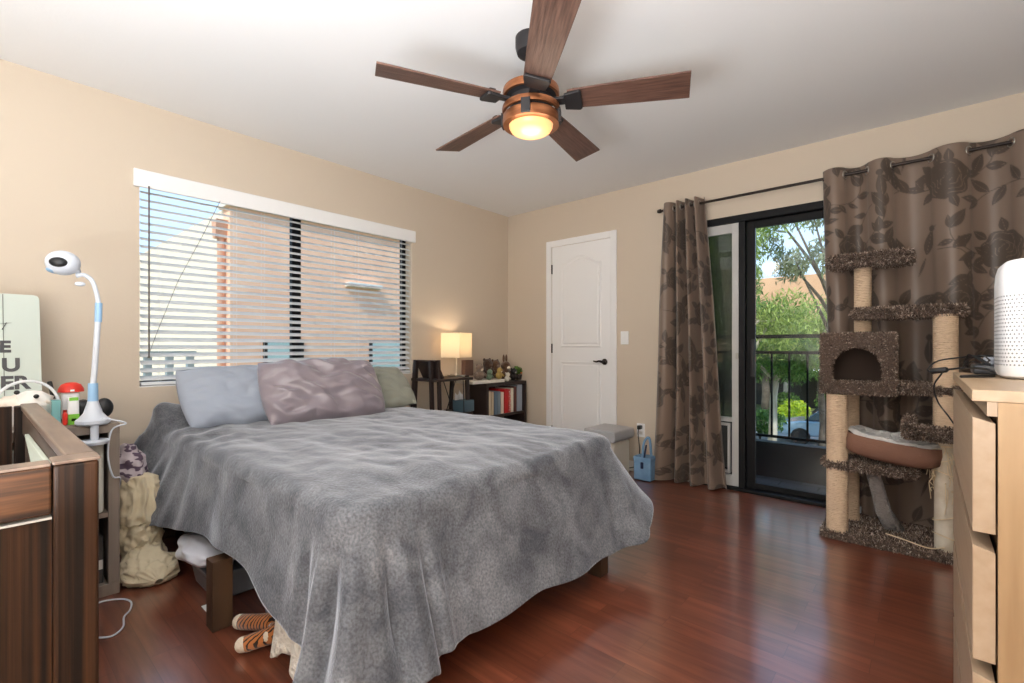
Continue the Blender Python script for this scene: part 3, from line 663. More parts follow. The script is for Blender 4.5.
# blades: angles measured in the camera's ground frame
ca0 = math.atan2(RT[1], RT[0])
for k in range(5):
    a = math.radians(-13 + 72*k) + ca0
    L0, L1_ = .165, .665; n = 14; top = []; V = []
    for i in range(n+1):
        u = i/n; x = L0+(L1_-L0)*u; wdt = .054+.021*u**.8
        if i == n: x -= 0
        V.append((x, -wdt, wdt))
    poly = [(x, w0) for x, w0, w1_ in V]; poly += [(x+ (.012 if q == 0 else 0), w1_) for q, (x, w0, w1_) in enumerate(reversed(V))]
    def Mb(v, a=a):
        v = np.asarray(v).copy(); p = math.radians(-12); y, z = v[:,1].copy(), v[:,2].copy()
        v[:,1] = y*math.cos(p)-z*math.sin(p); v[:,2] = y*math.sin(p)+z*math.cos(p)
        return rotz((0,0,0), a)(v)+np.array([fx, fy, 2.150])
    bmesh_ = MB().prism(poly, -.004, .004, 'z')
    o = mk('blade', bmesh_, M_blade, fan, bevel=.0015); # built flat, then turned so the grain follows it
    from mathutils import Matrix
    off = np.array([WL[o.name][0], WL[o.name][1], WL[o.name][2]])
    R = Matrix.Rotation(a, 4, 'Z') @ Matrix.Rotation(math.radians(-12), 4, 'X')
    o.location = Vector((fx, fy, 2.150)) + (R @ Vector(off)) - fan.location; o.rotation_euler = R.to_euler()
    iron = MB().box((.085, -.022, -.010), (.19, .022, .004)).prism([(.150,-.045),(.215,-.058),(.225,-.05),(.225,.05),(.215,.058),(.150,.045)], -.018, -.004, 'z').box((.185,-.05,.004),(.215,.05,.012))
    mk('blade_iron', iron.xf(Mb), M_iron, fan, bevel=.004)
light('fan_bulb', 'POINT', (fx, fy, 1.97), 3, (1, .86, .68), rad=.09)
# ================================================================ CURTAINS
def pattern(U, Vv, seed, W):
    """roses, leaves and vines printed on the cloth: 0..1 darkness on cloth coords (m)"""
    D = np.zeros_like(U); R = random.Random(seed)
    def stamp(mask): np.maximum(D, np.clip(mask, 0, 1), out=D)
    def leaf(cx, cy, a, L, wd):
        dx, dy = U-cx, Vv-cy; x = dx*math.cos(a)+dy*math.sin(a); y = -dx*math.sin(a)+dy*math.cos(a)
        t = np.clip(x/L, 0, 1); half = wd*np.sin(PI*t**.8)
        inside = (x > 0) & (x < L); m = np.clip((half-np.abs(y))/.003, 0, 1)*inside
        m = m*(1-.75*np.clip(1-np.abs(y)/.0018, 0, 1)*(t > .1)*(t < .85)); stamp(m)
    def stroke(pts, wd):
        for (x0, y0), (x1, y1) in zip(pts[:-1], pts[1:]):
            dx, dy = x1-x0, y1-y0; L2 = dx*dx+dy*dy+1e-9; t = np.clip(((U-x0)*dx+(Vv-y0)*dy)/L2, 0, 1)
            d = np.hypot(U-x0-t*dx, Vv-y0-t*dy); stamp(np.clip((wd-d)/.003, 0, 1))
    def vine(x, y, a, n, step=.035):
        pts = [(x, y)]; c = R.uniform(-.25, .25)
        for i in range(n):
            a += c + R.uniform(-.12, .12); c += R.uniform(-.08, .08); c = max(-.32, min(.32, c)); x += step*math.cos(a); y += step*math.sin(a); pts.append((x, y))
            if i % 2 == 1:
                s_ = R.choice((-1, 1)); L = R.uniform(.07, .13); leaf(x, y, a+s_*R.uniform(.5, 1.1), L, L*R.uniform(.2, .3))
        stroke(pts, .0038); leaf(x, y, a, .08, .018)
    def rose(cx, cy, r):
        dx, dy = U-cx, Vv-cy; rr_ = np.hypot(dx, dy); th = np.arctan2(dy, dx)
        rad = r*(1+.10*np.abs(np.sin(2.5*th+cx*9))+.05*np.sin(7*th)); m = np.clip((rad-rr_)/.003, 0, 1)
        q = rr_/rad; line = np.zeros_like(U)
        for k, (qq, lob) in enumerate(((.22, 2), (.42, 3), (.62, 4), (.82, 5))):
            w_ = np.abs(q-qq-.07*np.sin(lob*th+k*1.9)); line = np.maximum(line, np.clip(1-w_/.035, 0, 1)*(np.sin(lob*th*.5+k) > -.75))
        m = m*(1-.8*line); stamp(m)
    def bird(cx, cy, a):
        leaf(cx, cy, a, .16, .028); leaf(cx-.01*math.cos(a), cy-.01*math.sin(a), a+PI-.1, .13, .009)
        hx, hy = cx+.155*math.cos(a), cy+.155*math.sin(a); stamp(np.clip((.02-np.hypot(U-hx, Vv-hy))/.003, 0, 1)); leaf(hx, hy, a-.9, .04, .005)
    step = .38; k = 0; 
    for iy in range(-1, 8):
        for ix in range(-1, int(W/step)+2):
            cx = ix*step*1.05 + (iy % 2)*step*.5 + R.uniform(-.05, .05); cy = iy*step*.86 + R.uniform(-.05, .05); k += 1
            if k % 3 == 0: bird(cx, cy, R.uniform(1.0, 1.8))
            else:
                rose(cx, cy, R.uniform(.085, .105))
                for q in range(5): a = q*1.257+R.uniform(-.3, .3); leaf(cx+.09*math.cos(a), cy+.09*math.sin(a), a+R.uniform(-.4, .4), .085, .024)
            vine(cx+.07, cy+.02, R.uniform(-.5, .8), 8); vine(cx-.06, cy-.03, R.uniform(2.2, 3.8), 8)
    return D
M_curt = mat('curtain_cloth', srgb(140, 118, 100), .42, bump=.05, bscale=250, attr='col', sheen=.3, spec=.5)
YC = RY1-.095; ZR = 2.155
def curtain(label, crossings, bot0, bot1, amp_top, amp_bot, seed, nx_per=34, nz=420, first=1, botz=.012):
    """crossings: x of each place the cloth passes the rod (eyelets); the cloth runs behind and in front in turn"""
    t = thing('curtain', label, 'curtain', ((crossings[0]+crossings[-1])/2, YC, botz)); xs = []; ph = []
    for i in range(len(crossings)-1):
        for k in range(nx_per): xs.append(crossings[i]+(crossings[i+1]-crossings[i])*k/nx_per); ph.append(i+k/nx_per)
    xs.append(crossings[-1]); ph.append(len(crossings)-1.0); xs = np.array(xs); ph = np.array(ph)
    x0, x1 = crossings[0], crossings[-1]; un = (xs-x0)/(x1-x0); zz = np.linspace(ZR+.045, botz, nz); G3 = np.zeros((len(xs), nz, 3))
    for j, z in enumerate(zz):
        d = (ZR+.045-z)/(ZR+.045-botz); e = d
        X = (x0+(x1-x0)*un)*(1-e) + (bot0+(bot1-bot0)*un)*e
        A = (amp_top*(1-e)+amp_bot*e)
        sn = np.sin(PI*ph)*first; Y = YC - A*np.sign(sn)*np.abs(sn)**.8
        Y = Y - .010*d*np.sin(2*PI*un*2.3+2.2*d+seed) - .006*np.sin(9*un+6*d)*d
        X = X + .012*d*np.sin(5*d+3*un+seed)
        G3[:, j, 0] = X; G3[:, j, 1] = Y; G3[:, j, 2] = z
    G3[:, :, 1] = np.minimum(G3[:, :, 1], RY1-.03)
    dl = np.hypot(np.diff(G3[:, nz//3, 0]), np.diff(G3[:, nz//3, 1])); u = np.concatenate([[0], np.cumsum(dl)])
    UU, VV = np.meshgrid(u, zz, indexing='ij'); D = pattern(UU, VV, seed, u[-1])
    c1 = np.array(srgb(126, 108, 95)[:3]); c2 = np.array(srgb(80, 68, 59)[:3]); col = c1[None]*(1-D.reshape(-1,1)) + c2[None]*D.reshape(-1,1)
    mb = MB().grid(G3); clo = mk('cloth', mb, M_curt, t, smooth=True, col=col, solid=.0025)
    for i, xc in enumerate(crossings[1:-1]):
        jj = np.argmin(abs(ph-(i+1))); dxy = G3[min(jj+1, len(xs)-1), 0, :2]-G3[max(jj-1, 0), 0, :2]; an = math.atan2(dxy[1], dxy[0])
        nrm_a = an+PI/2; rg = []
        for k in range(25):
            q = 2*PI*k/24; rg.append((math.cos(an)*.022*math.cos(q)+xc, YC+math.sin(an)*.022*math.cos(q), ZR+.022*math.sin(q)))
        mk('eyelet', MB().tube(rg, .004, 8, caps=False), M_steel, clo, smooth=True)
    return t
def xat(px, y=YC): return at(px, 200, y=y)[0]
cr_r = [xat(823), xat(845), xat(867), xat(893), xat(931), xat(969), xat(1011), xat(1050), xat(1075)]
cr_r = [c for c in cr_r if c < RX-.03]
curtain('brown floral curtain panel hanging wide behind the cat tree', cr_r, xat(832), RX-.06, .048, .048, 11, nx_per=46)
xl0, xl1 = xat(664), xat(704)
cl_ = list(np.linspace(xl0, xl0+.085, 2)) + list(np.linspace(xl0+.105, xl1, 7))
curtain('brown floral curtain panel bunched at the left of the glass door', cl_, xat(652), xat(728), .052, .068, 23, nx_per=34, nz=420)
rod = thing('curtain_rod', 'dark metal curtain rod over the sliding glass door', 'curtain rod', (2.8, YC, ZR))
mk('pole', MB().tube([(xat(662), YC, ZR), (RX-.01, YC, ZR)], .0095, 14), M_bronze, rod, smooth=True, auto=40)
mk('finial', MB().lathe((0,0,0), [(0,-.03),(.012,-.028),(.016,-.015),(.016,0),(.010,.004)], 16, M=rot((0,0,0), PI/2, (0,1,0))).xf(lambda v: v+np.array([xat(661), YC, ZR])), M_bronze, rod, smooth=True)
for px in (672, 824):
    x = xat(px); mk('bracket', MB().box((x-.012, RY1-.006, ZR-.04), (x+.012, RY1, ZR+.03)).beam((x, RY1-.003, ZR-.014), (x, YC-.004, ZR-.014), .008).box((x-.006, YC-.014, ZR-.018), (x+.006, YC+.014, ZR-.008)), M_bronze, rod)
# ================================================================ DRESSER
M_oak = mat('oak_veneer', srgb(170, 140, 104), .5, var=srgb(150, 120, 86), vscale=3, stretch=(12, 12, .7), bump=.04, bscale=20, vlo=.3, vhi=.7)
M_oakt = mat('oak_veneer_top', srgb(180, 156, 128), .42, var=srgb(168, 142, 112), vscale=3, stretch=(12, .7, 12), vlo=.3, vhi=.7)
M_oakf = mat('oak_front', srgb(176, 154, 130), .45, var=srgb(164, 140, 114), vscale=3, stretch=(12, .7, 12), vlo=.3, vhi=.7)
dz = .985; dx0 = 3.392; dy0, dy1 = 1.209, 1.99; dx1 = 3.87
dr = thing('chest_of_drawers', 'light oak chest of drawers along the right wall in the foreground', 'chest of drawers', ((dx0+dx1)/2, (dy0+dy1)/2, 0))
mk('top', MB().box((dx0, dy0, dz-.021), (dx1, dy1, dz)), M_oakt, dr, bevel=.0015)
mk('side_panel', MB().box((dx0+.034, dy0, 0), (dx1, dy0+.018, dz-.0215)), M_oak, dr)
mk('side_panel', MB().box((dx0+.034, dy1-.018, 0), (dx1, dy1, dz-.0215)), M_oak, dr)
mk('back_panel', MB().box((dx1-.01, dy0+.018, 0), (dx1-.001, dy1-.018, dz-.022)), M_oak, dr)
mk('inner_case', MB().box((dx0+.04, dy0+.018, .06), (dx1-.01, dy1-.018, dz-.03)), mat('case_dark', srgb(120, 92, 64), .6), dr)
ztop_ = dz-.048; pitch = .2335
for k in range(4):
    zt_ = ztop_-pitch*k; zb_ = max(zt_-pitch+.022, .01)
    # front board whose top is bevelled as a finger pull
    poly = [(dx0, zb_), (dx0, zt_-.004), (dx0+.002, zt_), (dx0+.030, zt_-.002+.000), (dx0+.030, zb_)]
    poly = [(dx0+.001, zb_), (dx0+.001, zt_-.002), (dx0+.031, zt_-.012), (dx0+.031, zb_)]
    mk('drawer', MB().prism(poly, dy0+.001, dy1-.001, 'y'), M_oakf, dr, bevel=.001)
mk('top_rail', MB().box((dx0+.020, dy0+.001, dz-.047), (dx0+.0335, dy1-.001, dz-.0215)), M_oakf, dr)
# ---- air purifier
M_pur = mat('purifier_white', srgb(240, 240, 242), .4)
px_c = at(1046, 372, z=dz); pcx, pcy = px_c[0]+.02, px_c[1]-.0
q0 = at(995, 375, z=dz); 
pcx, pcy = 3.576, 1.728; pr = .112
ap = thing('air_purifier', 'white rounded air purifier with a dotted grille on top of the oak chest', 'air purifier', (pcx, pcy, dz))
def squircle(c, rx, ry, z0_, z1_, n=48, p=4):
    prof = [(.90, z0_), (.97, z0_+.006), (1.0, z0_+.02), (1.0, z1_-.05), (.985, z1_-.025), (.95, z1_-.008), (.88, z1_), (0.001, z1_)]
    mb = MB(); V = []
    for s_, z in prof:
        for k in range(n):
            a = 2*PI*k/n; c_, si = math.cos(a), math.sin(a); q = (abs(c_)**p+abs(si)**p)**(-1/p)
            V.append((c[0]+rx*s_*q*c_, c[1]+ry*s_*q*si, z))
    m = len(prof); Fc = [(i*n+k, i*n+(k+1)%n, (i+1)*n+(k+1)%n, (i+1)*n+k) for i in range(m-1) for k in range(n)]; Fc.append(tuple(reversed(range(n))))
    return mb.add(V, Fc)
pb_ = mk('body', squircle((pcx, pcy), pr, pr, dz+.002, dz+.288), M_pur, ap, smooth=True, auto=35)
gr = MB(); M_dot = mat('grille_hole', srgb(120, 122, 126), .7)
def dotp(z, off, k, N): 
    a = 2*PI*(k+off)/N; c_, si = math.cos(a), math.sin(a); q = (abs(c_)**4+abs(si)**4)**(-.25); e = pr+.0006
    return np.array([pcx+e*q*c_, pcy+e*q*si, z]), a
for r_ in range(19):
    z = dz+.035+r_*.0092; N_ = 104
    for k in range(N_):
        c0, a = dotp(z, (r_ % 2)*.5, k, N_); c1, _ = dotp(z, (r_ % 2)*.5+.1, k, N_); tg = (c1-c0)/np.linalg.norm(c1-c0)
        nn = np.array([tg[1], -tg[0], 0]); rr2 = .0021
        ring_ = [c0 + nn*.0006 + rr2*(math.cos(q)*tg + math.sin(q)*UP) for q in np.linspace(0, 2*PI, 7)[:-1]]
        gr.add(ring_, [tuple(range(6))])
gp = mk('grille_holes', gr, M_dot, pb_); 
# router and cables behind it
def wd(name, mb, m, label, cat, **k): return mk(name, mb, m, label=label, cat=cat, **k)
rx_, ry_ = at(985, 368, z=dz+.01)[:2]
M_dg = mat('dark_grey_plastic', srgb(54, 56, 60), .35)
rt = thing('router', 'flat black router box on the oak chest beside the white air purifier', 'router', (3.47, 1.91, dz))
mk('body', MB().box((3.43, 1.865, dz+.001), (3.60, 1.98, dz+.028)), M_dg, rt, bevel=.006, smooth=True)
mk('clear_cover', MB().box((3.45, 1.875, dz+.028), (3.58, 1.97, dz+.050)), mat('clear_plastic_grey', srgb(150, 156, 166), .15, spec=.8), rt, bevel=.006)
tb = [at(993, 372, z=dz+.002), at(975, 371, z=dz+.002), at(962, 376, z=dz+.002)]
wd('black_rod', MB().tube([at(961, 376.5, z=dz+.004), at(994, 376, z=dz+.004)], .0035, 8), M_plug, 'thin black rod lying on the front of the oak chest top', 'rod')
c1 = [(3.47, 1.80, dz+.02), (3.44, 1.90, dz+.035), (3.38, 1.96, dz+.045), (3.33, 1.93, dz+.02), (3.315, 1.88, dz+.005)]
def bez(pts, n=40):
    pts = np.array(pts, float); out = []
    P_ = np.vstack([2*pts[0]-pts[1], pts, 2*pts[-1]-pts[-2]])
    for i in range(1, len(P_)-2):
        for k in range(n):
            t = k/n; a, b, c, d = P_[i-1], P_[i], P_[i+1], P_[i+2]
            out.append(.5*((2*b)+(-a+c)*t+(2*a-5*b+4*c-d)*t*t+(-a+3*b-3*c+d)*t**3))
    out.append(pts[-1]); return out
cb = thing('adapter_cable', 'black cable with an inline connector hanging off the far corner of the oak chest', 'cable', (3.35, 1.95, .9))
cj0 = at(930, 371.5, t=1.44); cj1 = at(948, 369.5, t=1.40)
mk('connector', MB().tube([cj0, cj0+(cj1-cj0)*.1, cj0+(cj1-cj0)*.9, cj1], [.005, .0085, .0085, .005], 12), M_plug, cb, smooth=True)
mk('wire', MB().tube(bez([cj1, at(965, 368, t=1.32), at(985, 369, t=1.2), (3.46, 1.68, dz+.012)]), .0028, 7).tube(bez([cj0, at(928, 369, t=1.45), at(938, 361, t=1.5), at(965, 357, t=1.38), at(985, 356, t=1.28), (3.50, 1.88, dz+.055)]), .0022, 7).tube(bez([at(942, 373, t=1.42), at(934, 386, t=1.45), at(938, 402, t=1.47), at(949, 417, t=1.46), at(958, 430, t=1.46)]), .0022, 7), M_plug, cb, smooth=True)
tw = MB()
for k in range(6):
    r0 = random.Random(k); tw.tube(bez([at(962+r0.uniform(0,6), 365+r0.uniform(-3,3), t=1.3), at(968+r0.uniform(0,5), 358+r0.uniform(-4,4), t=1.27), at(978+r0.uniform(0,6), 360+r0.uniform(-5,5), t=1.22), at(990, 363+r0.uniform(-3,3), t=1.18)], 12), .0018, 6)
wd('cable_bundle', tw, M_plug, 'tangle of thin black wires on the oak chest left of the air purifier', 'cables', smooth=True)
# ================================================================ CAT TREE
def shag_cols(n): 
    pal = np.array([srgb(108, 90, 78)[:3], srgb(142, 122, 108)[:3], srgb(74, 60, 52)[:3], srgb(186, 170, 156)[:3]]); return pal[rng.choice(4, n, p=[.35,.3,.2,.15])]
M_shag = mat('brown_shag_carpet', srgb(100,80,66), .9, attr='col')
def shag(tris_mb, dens=150000, ln=.018, wd_=.0026, droop=.3, base=(92, 76, 66)):
    """base surface plus thousands of short yarn ends standing on it: one mesh"""
    V = np.concatenate(tris_mb.v); T_ = []
    for f in tris_mb.f:
        for k in range(1, len(f)-1): T_.append((f[0], f[k], f[k+1]))
    T_ = np.array(T_); a, b, c = V[T_[:,0]], V[T_[:,1]], V[T_[:,2]]; nr = np.cross(b-a, c-a); ar = np.linalg.norm(nr, axis=1)/2
    n = int(ar.sum()*dens); n = min(n, 32000); idx = rng.choice(len(T_), n, p=ar/ar.sum()); r1 = np.sqrt(rng.uniform(size=n))[:,None]; r2 = rng.uniform(size=n)[:,None]
    Pp = a[idx]*(1-r1) + b[idx]*r1*(1-r2) + c[idx]*r1*r2; nn = nr[idx]/(np.linalg.norm(nr[idx], axis=1)[:,None]+1e-9)
    nn = nn*np.where(rng.uniform(size=n) < .5, -1, 1)[:,None]; d = nn + rng.normal(size=(n,3))*.55; d[:,2] -= droop; d /= np.linalg.norm(d, axis=1)[:,None]
    s_ = np.cross(d, rng.normal(size=(n,3))); s_ /= np.linalg.norm(s_, axis=1)[:,None]; L = ln*rng.uniform(.5, 1.15, n)[:,None]
    W_ = wd_*rng.uniform(.6, 1.4, n)[:,None]
    Q = np.stack([Pp - s_*W_ - nn*.001, Pp + s_*W_ - nn*.001, Pp + d*L + s_*W_*.5, Pp + d*L - s_*W_*.5], 1).reshape(-1, 3)
    cols = np.repeat(shag_cols(n), 4, axis=0); base_c = np.tile(np.array(srgb(*base)[:3]), (len(V), 1))
    mb = MB(); mb.v = [V]; mb.f = list(tris_mb.f); mb.n = len(V); mb.add(Q, (np.arange(n)[:,None]*4+np.arange(4)[None,:]).tolist())
    return mb, np.vstack([base_c, cols])
ct = thing('cat_tree', 'tall brown shag cat tree with hideaway house and sisal posts before the curtain', 'cat tree', (3.15, 3.38, 0))
def shagpart(name, mb, **k):
    m2, c = shag(mb, **k); return mk(name, m2, M_shag, ct, col=c)
M_sisal = mat('sisal_rope', srgb(240, 214, 184), .85, var=srgb(220, 190, 158), vscale=40, stretch=(1, 1, 14), bump=1.2, bscale=45, bstretch=(1,1,5))
M_peel = mat('bare_post', srgb(222, 212, 194), .8, var=srgb(204, 190, 166), vscale=12, bump=.3, bscale=40)
def post(name, x, y, z0_, z1_, r, m):
    n = int((z1_-z0_)/.0095); prof = []
    for i in range(n):
        z = z0_+(z1_-z0_)*i/n; h_ = (z1_-z0_)/n
        prof += [(r-.0025, z), (r, z+h_*.35), (r, z+h_*.65)]
    prof.append((r-.0025, z1_)); prof = [(0.0001, z0_)]+prof+[(0.0001, z1_)]
    if m is not M_sisal: prof = [(0.0001, z0_), (r, z0_), (r, z1_), (.0001, z1_)]
    return mk(name, MB().lathe((x, y, 0), prof, 32), m, ct, smooth=True, auto=50)
def slabz(pts, z0_, z1_): return MB().prism(pts, z0_, z1_, 'z')
def rrect(x0, x1, y0, y1, r=.04, n=6):
    out = []
    for cx, cy_, a0 in ((x1-r, y0+r, -PI/2), (x1-r, y1-r, 0), (x0+r, y1-r, PI/2), (x0+r, y0+r, PI)):
        for k in range(n+1): a = a0+PI/2*k/n; out.append((cx+r*math.cos(a), cy_+r*math.sin(a)))
    return out
CB = at(822, 536, z=.012); CE = at(950, 557, z=.012)
bx0, byf = CB[0], CB[1]
shagpart('base', slabz(rrect(2.885, 3.52, 3.14, 3.57, .05), .004, .035), ln=.017)
post('sisal_post', 2.955, 3.205, .03, .80, .052, M_sisal)
post('sisal_post', 2.99, 3.47, .03, .80, .045, M_sisal)
post('sisal_post', 3.052, 3.44, .80, 1.538, .043, M_sisal)
post('sisal_post', 3.405, 3.25, .60, 1.23, .050, M_sisal)
post('bare_post', 3.405, 3.25, .03, .60, .044, M_peel)
post('sisal_post', 3.45, 3.50, .03, .82, .045, M_sisal)
shagpart('top_platform', slabz(rrect(at(830,262,y=3.38)[0], at(912,255,y=3.4)[0], 3.27, 3.55, .05), 1.538, 1.582))
shagpart('platform', slabz(rrect(at(853,311,y=3.3)[0], at(966,311,y=3.26)[0], 3.20, 3.52, .06), 1.232, 1.268), ln=.018)
# hideaway house with arched doorway
hx0, hx1, hy0, hy1, hz0, hz1 = 2.885, 3.21, 3.15, 3.375, .81, 1.135
hs = MB(); cxh = (hx0+hx1)/2; ow = .112; oz0 = hz0+.055; ozs = hz0+.14; k0 = 16
arch = [(cxh-ow, oz0)] + [(cxh-ow*math.cos(PI*k/k0), ozs+.112*math.sin(PI*k/k0)) for k in range(k0+1)] + [(cxh+ow, oz0)]
outer = []
m_ = len(arch)
for k in range(m_):
    t = k/(m_-1)
    # spread the outer ring points around the front rectangle from lower left, over the top, to lower right
    Lp = (hz1-hz0)*2+(hx1-hx0); d_ = t*Lp
    if d_ < (hz1-hz0): outer.append((hx0, hz0+d_))
    elif d_ < (hz1-hz0)+(hx1-hx0): outer.append((hx0+d_-(hz1-hz0), hz1))
    else: outer.append((hx1, hz1-(d_-(hz1-hz0)-(hx1-hx0))))
def corner_snap(o):
    o = [list(p) for p in o]
    for c in ((hx0, hz1), (hx1, hz1)):
        i = min(range(len(o)), key=lambda q: math.dist(o[q], c)); o[i] = list(c)
    return o
outer = corner_snap(outer)
Vf = [(a, hy0, b) for a, b in arch]+[(a, hy0, b) for a, b in outer]
Fh = [(i, i+1, m_+i+1, m_+i) for i in range(m_-1)]
Vf += [(hx0, hy0, hz0), (hx1, hy0, hz0)]; Fh += [(0, 2*m_-1+0, 2*m_+1, 2*m_)] if False else []
hs.add(Vf, [tuple(reversed(f)) for f in Fh])
hs.box((hx0, hy0-.001, hz0), (hx1, hy1, oz0))                    # floor slab
hs.add([(hx0,hy0,hz0),(hx0,hy1,hz0),(hx0,hy1,hz1),(hx0,hy0,hz1)], [(0,3,2,1)]); hs.add([(hx1,hy0,hz0),(hx1,hy1,hz0),(hx1,hy1,hz1),(hx1,hy0,hz1)], [(0,1,2,3)])
hs.add([(hx0,hy0,hz1),(hx1,hy0,hz1),(hx1,hy1,hz1),(hx0,hy1,hz1)], [(0,1,2,3)]); hs.add([(hx0,hy1,hz0),(hx1,hy1,hz0),(hx1,hy1,hz1),(hx0,hy1,hz1)], [(0,3,2,1)])
for a, b in zip(arch[:-1], arch[1:]): hs.add([(a[0],hy0,a[1]),(b[0],hy0,b[1]),(b[0],hy0+.018,b[1]),(a[0],hy0+.018,a[1])], [(0,1,2,3)])
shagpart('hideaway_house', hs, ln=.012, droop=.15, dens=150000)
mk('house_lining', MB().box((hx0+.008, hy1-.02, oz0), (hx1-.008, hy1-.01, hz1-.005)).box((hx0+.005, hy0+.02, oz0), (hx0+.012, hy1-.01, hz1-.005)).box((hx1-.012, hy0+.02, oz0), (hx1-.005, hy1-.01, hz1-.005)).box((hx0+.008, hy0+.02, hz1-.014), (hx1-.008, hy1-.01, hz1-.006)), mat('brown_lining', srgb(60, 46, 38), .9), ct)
shagpart('platform', slabz(rrect(3.20, 3.52, 3.20, 3.56, .04), .825, .86), ln=.015)
# lipped tray
tx0, tx1, ty0, ty1 = at(905, 430, y=3.10)[0], 3.50, 3.06, 3.34
tz = .618
shagpart('lipped_tray', slabz(rrect(tx0, tx1, ty0, ty1, .05), tz, tz+.022).box((tx0, ty0, tz), (tx0+.03, ty1, tz+.075)).box((tx0, ty0, tz), (tx1, ty0+.03, tz+.05)), ln=.018)
shagpart('low_platform', slabz(rrect(2.885, 3.30, 3.15, 3.56, .07), .395, .422), ln=.016)
M_gfur = mat('grey_faux_fur', srgb(150, 142, 138), .95, bump=2.0, bscale=50, sheen=.3)
mk('fabric_tube', MB().tube([(3.10, 3.30, .40), (3.13, 3.33, .26), (3.15, 3.38, .14), (3.20, 3.42, .03)], [.032, .034, .038, .045], 18), M_gfur, ct, smooth=True)
fr_ = MB(); rr3 = random.Random(3)
for k in range(70):
    a = rr3.uniform(0, 2*PI); z = rr3.uniform(.34, .60); r0 = .046; p0 = np.array([3.405+r0*math.cos(a), 3.25+r0*math.sin(a), z])
    p1 = p0+np.array([math.cos(a)*rr3.uniform(0, .035), math.sin(a)*rr3.uniform(0, .03), -rr3.uniform(.0, .05)]); p2 = p1+np.array([rr3.uniform(-.02, .02), rr3.uniform(-.02, .01), -rr3.uniform(.01, .09)])
    fr_.tube([p0, (p0+p1)/2+[0,0,.006], p1, p2], .0022, 5)
for z in (.58, .545, .50, .42, .20, .10):
    fr_.tube([(3.405+.049*math.cos(q), 3.25+.049*math.sin(q), z+.02*math.sin(q+z*40)) for q in np.linspace(0, 2*PI, 25)], .003, 6, caps=False)
fr_.tube(bez([(3.40, 3.20, .06), (3.34, 3.16, .055), (3.24, 3.17, .07), (3.17, 3.19, .075)], 12), .0035, 6)
mk('frayed_sisal', fr_, mat('loose_sisal', srgb(226, 206, 172), .9), ct, smooth=True)
# cat bed
cbx0, cbx1 = at(842, 440, y=3.2)[0], at(938, 455, y=3.15)[0]
ccx, ccy = (cbx0+cbx1)/2+.005, 3.265; ax, ay = (cbx1-cbx0)/2+.01, .165; z0c = .455
cbd = thing('cat_bed', 'oval brown cat bed lined with white fleece on the low shag platform', 'cat bed', (ccx, ccy, z0c))
def ovalring(prof, n=64, k=.0):
    V = []; 
    for s_, z, off in prof:
        for i in range(n):
            a = 2*PI*i/n; c_, si = math.cos(a), math.sin(a); q = (abs(c_)**2.6+abs(si)**2.6)**(-1/2.6)
            V.append((ccx+(ax*s_+off)*q*c_, ccy+(ay*s_+off)*q*si, z+k*ns((c_*3, si*3, z*9), 1)))
    m = len(prof); return MB().add(V, [(i*n+j, i*n+(j+1)%n, (i+1)*n+(j+1)%n, (i+1)*n+j) for i in range(m-1) for j in range(n)])
tiltb = rot((ccx, ccy, z0c), math.radians(7), (0,1,0))
mk('brown_wall', ovalring([(0,z0c,0),(.6,z0c,0),(1,z0c+.01,-.03),(1,z0c+.03,-.004),(1,z0c+.08,.0),(1,z0c+.118,-.006)]).xf(tiltb), mat('tan_brown_fabric', srgb(136, 98, 80), .85, bump=.3, bscale=80), cbd, smooth=True)
mk('fleece_lining', ovalring([(1,z0c+.118,-.008),(1,z0c+.132,-.015),(1,z0c+.137,-.03),(.9,z0c+.125,-.03),(.78,z0c+.08,0),(.5,z0c+.065,0),(0,z0c+.07,0)], k=.02).xf(tiltb), mat('white_fleece', srgb(232, 228, 224), .95, var=srgb(206,202,198), vscale=9, bump=2, bscale=40), cbd, smooth=True, auto=180)
wd('white_adapter', MB().box((2.965, 3.615, .035), (3.03, 3.64, .075)), M_white, 'small white plastic adapter on the floor behind the left cat tree post', 'adapter', bevel=.004)
# ================================================================ CRIB
M_cribv = mat('crib_wood_vertical', srgb(74, 46, 26), .55, spec=.25, var=srgb(24, 16, 11), vscale=2.6, stretch=(22, 22, .25), bump=.08, bscale=14, vlo=.36, vhi=.64)
M_cribh = mat('crib_wood_cross', srgb(94, 60, 35), .55, spec=.3, var=srgb(42, 27, 18), vscale=2.6, stretch=(1, 1.2, 26), bump=.08, bscale=14, vlo=.36, vhi=.64)
M_cribc = mat('crib_cap_worn', srgb(138, 118, 102), .4, var=srgb(106, 88, 76), vscale=5, stretch=(.6, 5, 5))
M_cribi = mat('crib_inside', srgb(92, 76, 64), .6, var=srgb(70, 56, 48), vscale=3, stretch=(.5, 5, 5))
cx1, cx0, cyo, ch = 2.115, .78, .165, .845
cyl = cyo-.74
crib = thing('crib', 'dark striped wooden crib with a worn top rail at the left edge', 'crib', ((cx0+cx1)/2, -.2, 0))
mk('corner_post', MB().box((cx1-.06, cyo-.064, 0), (cx1, cyo, ch-.001)), M_cribv, crib, bevel=.006, seg=3)
mk('corner_post', MB().box((cx0, cyo-.06, 0), (cx0+.05, cyo, ch)), M_cribv, crib, bevel=.004)
mk('corner_post', MB().box((cx1-.06, cyl, 0), (cx1, cyl+.064, ch)), M_cribv, crib, bevel=.004)
mk('corner_post', MB().box((cx0, cyl, 0), (cx0+.05, cyl+.06, ch)), M_cribv, crib, bevel=.004)
mk('top_rail', MB().box((cx0+.0, cyo-.044, ch-.016), (cx1-.0605, cyo+.003, ch+.006)), M_cribc, crib, bevel=.005, seg=3)
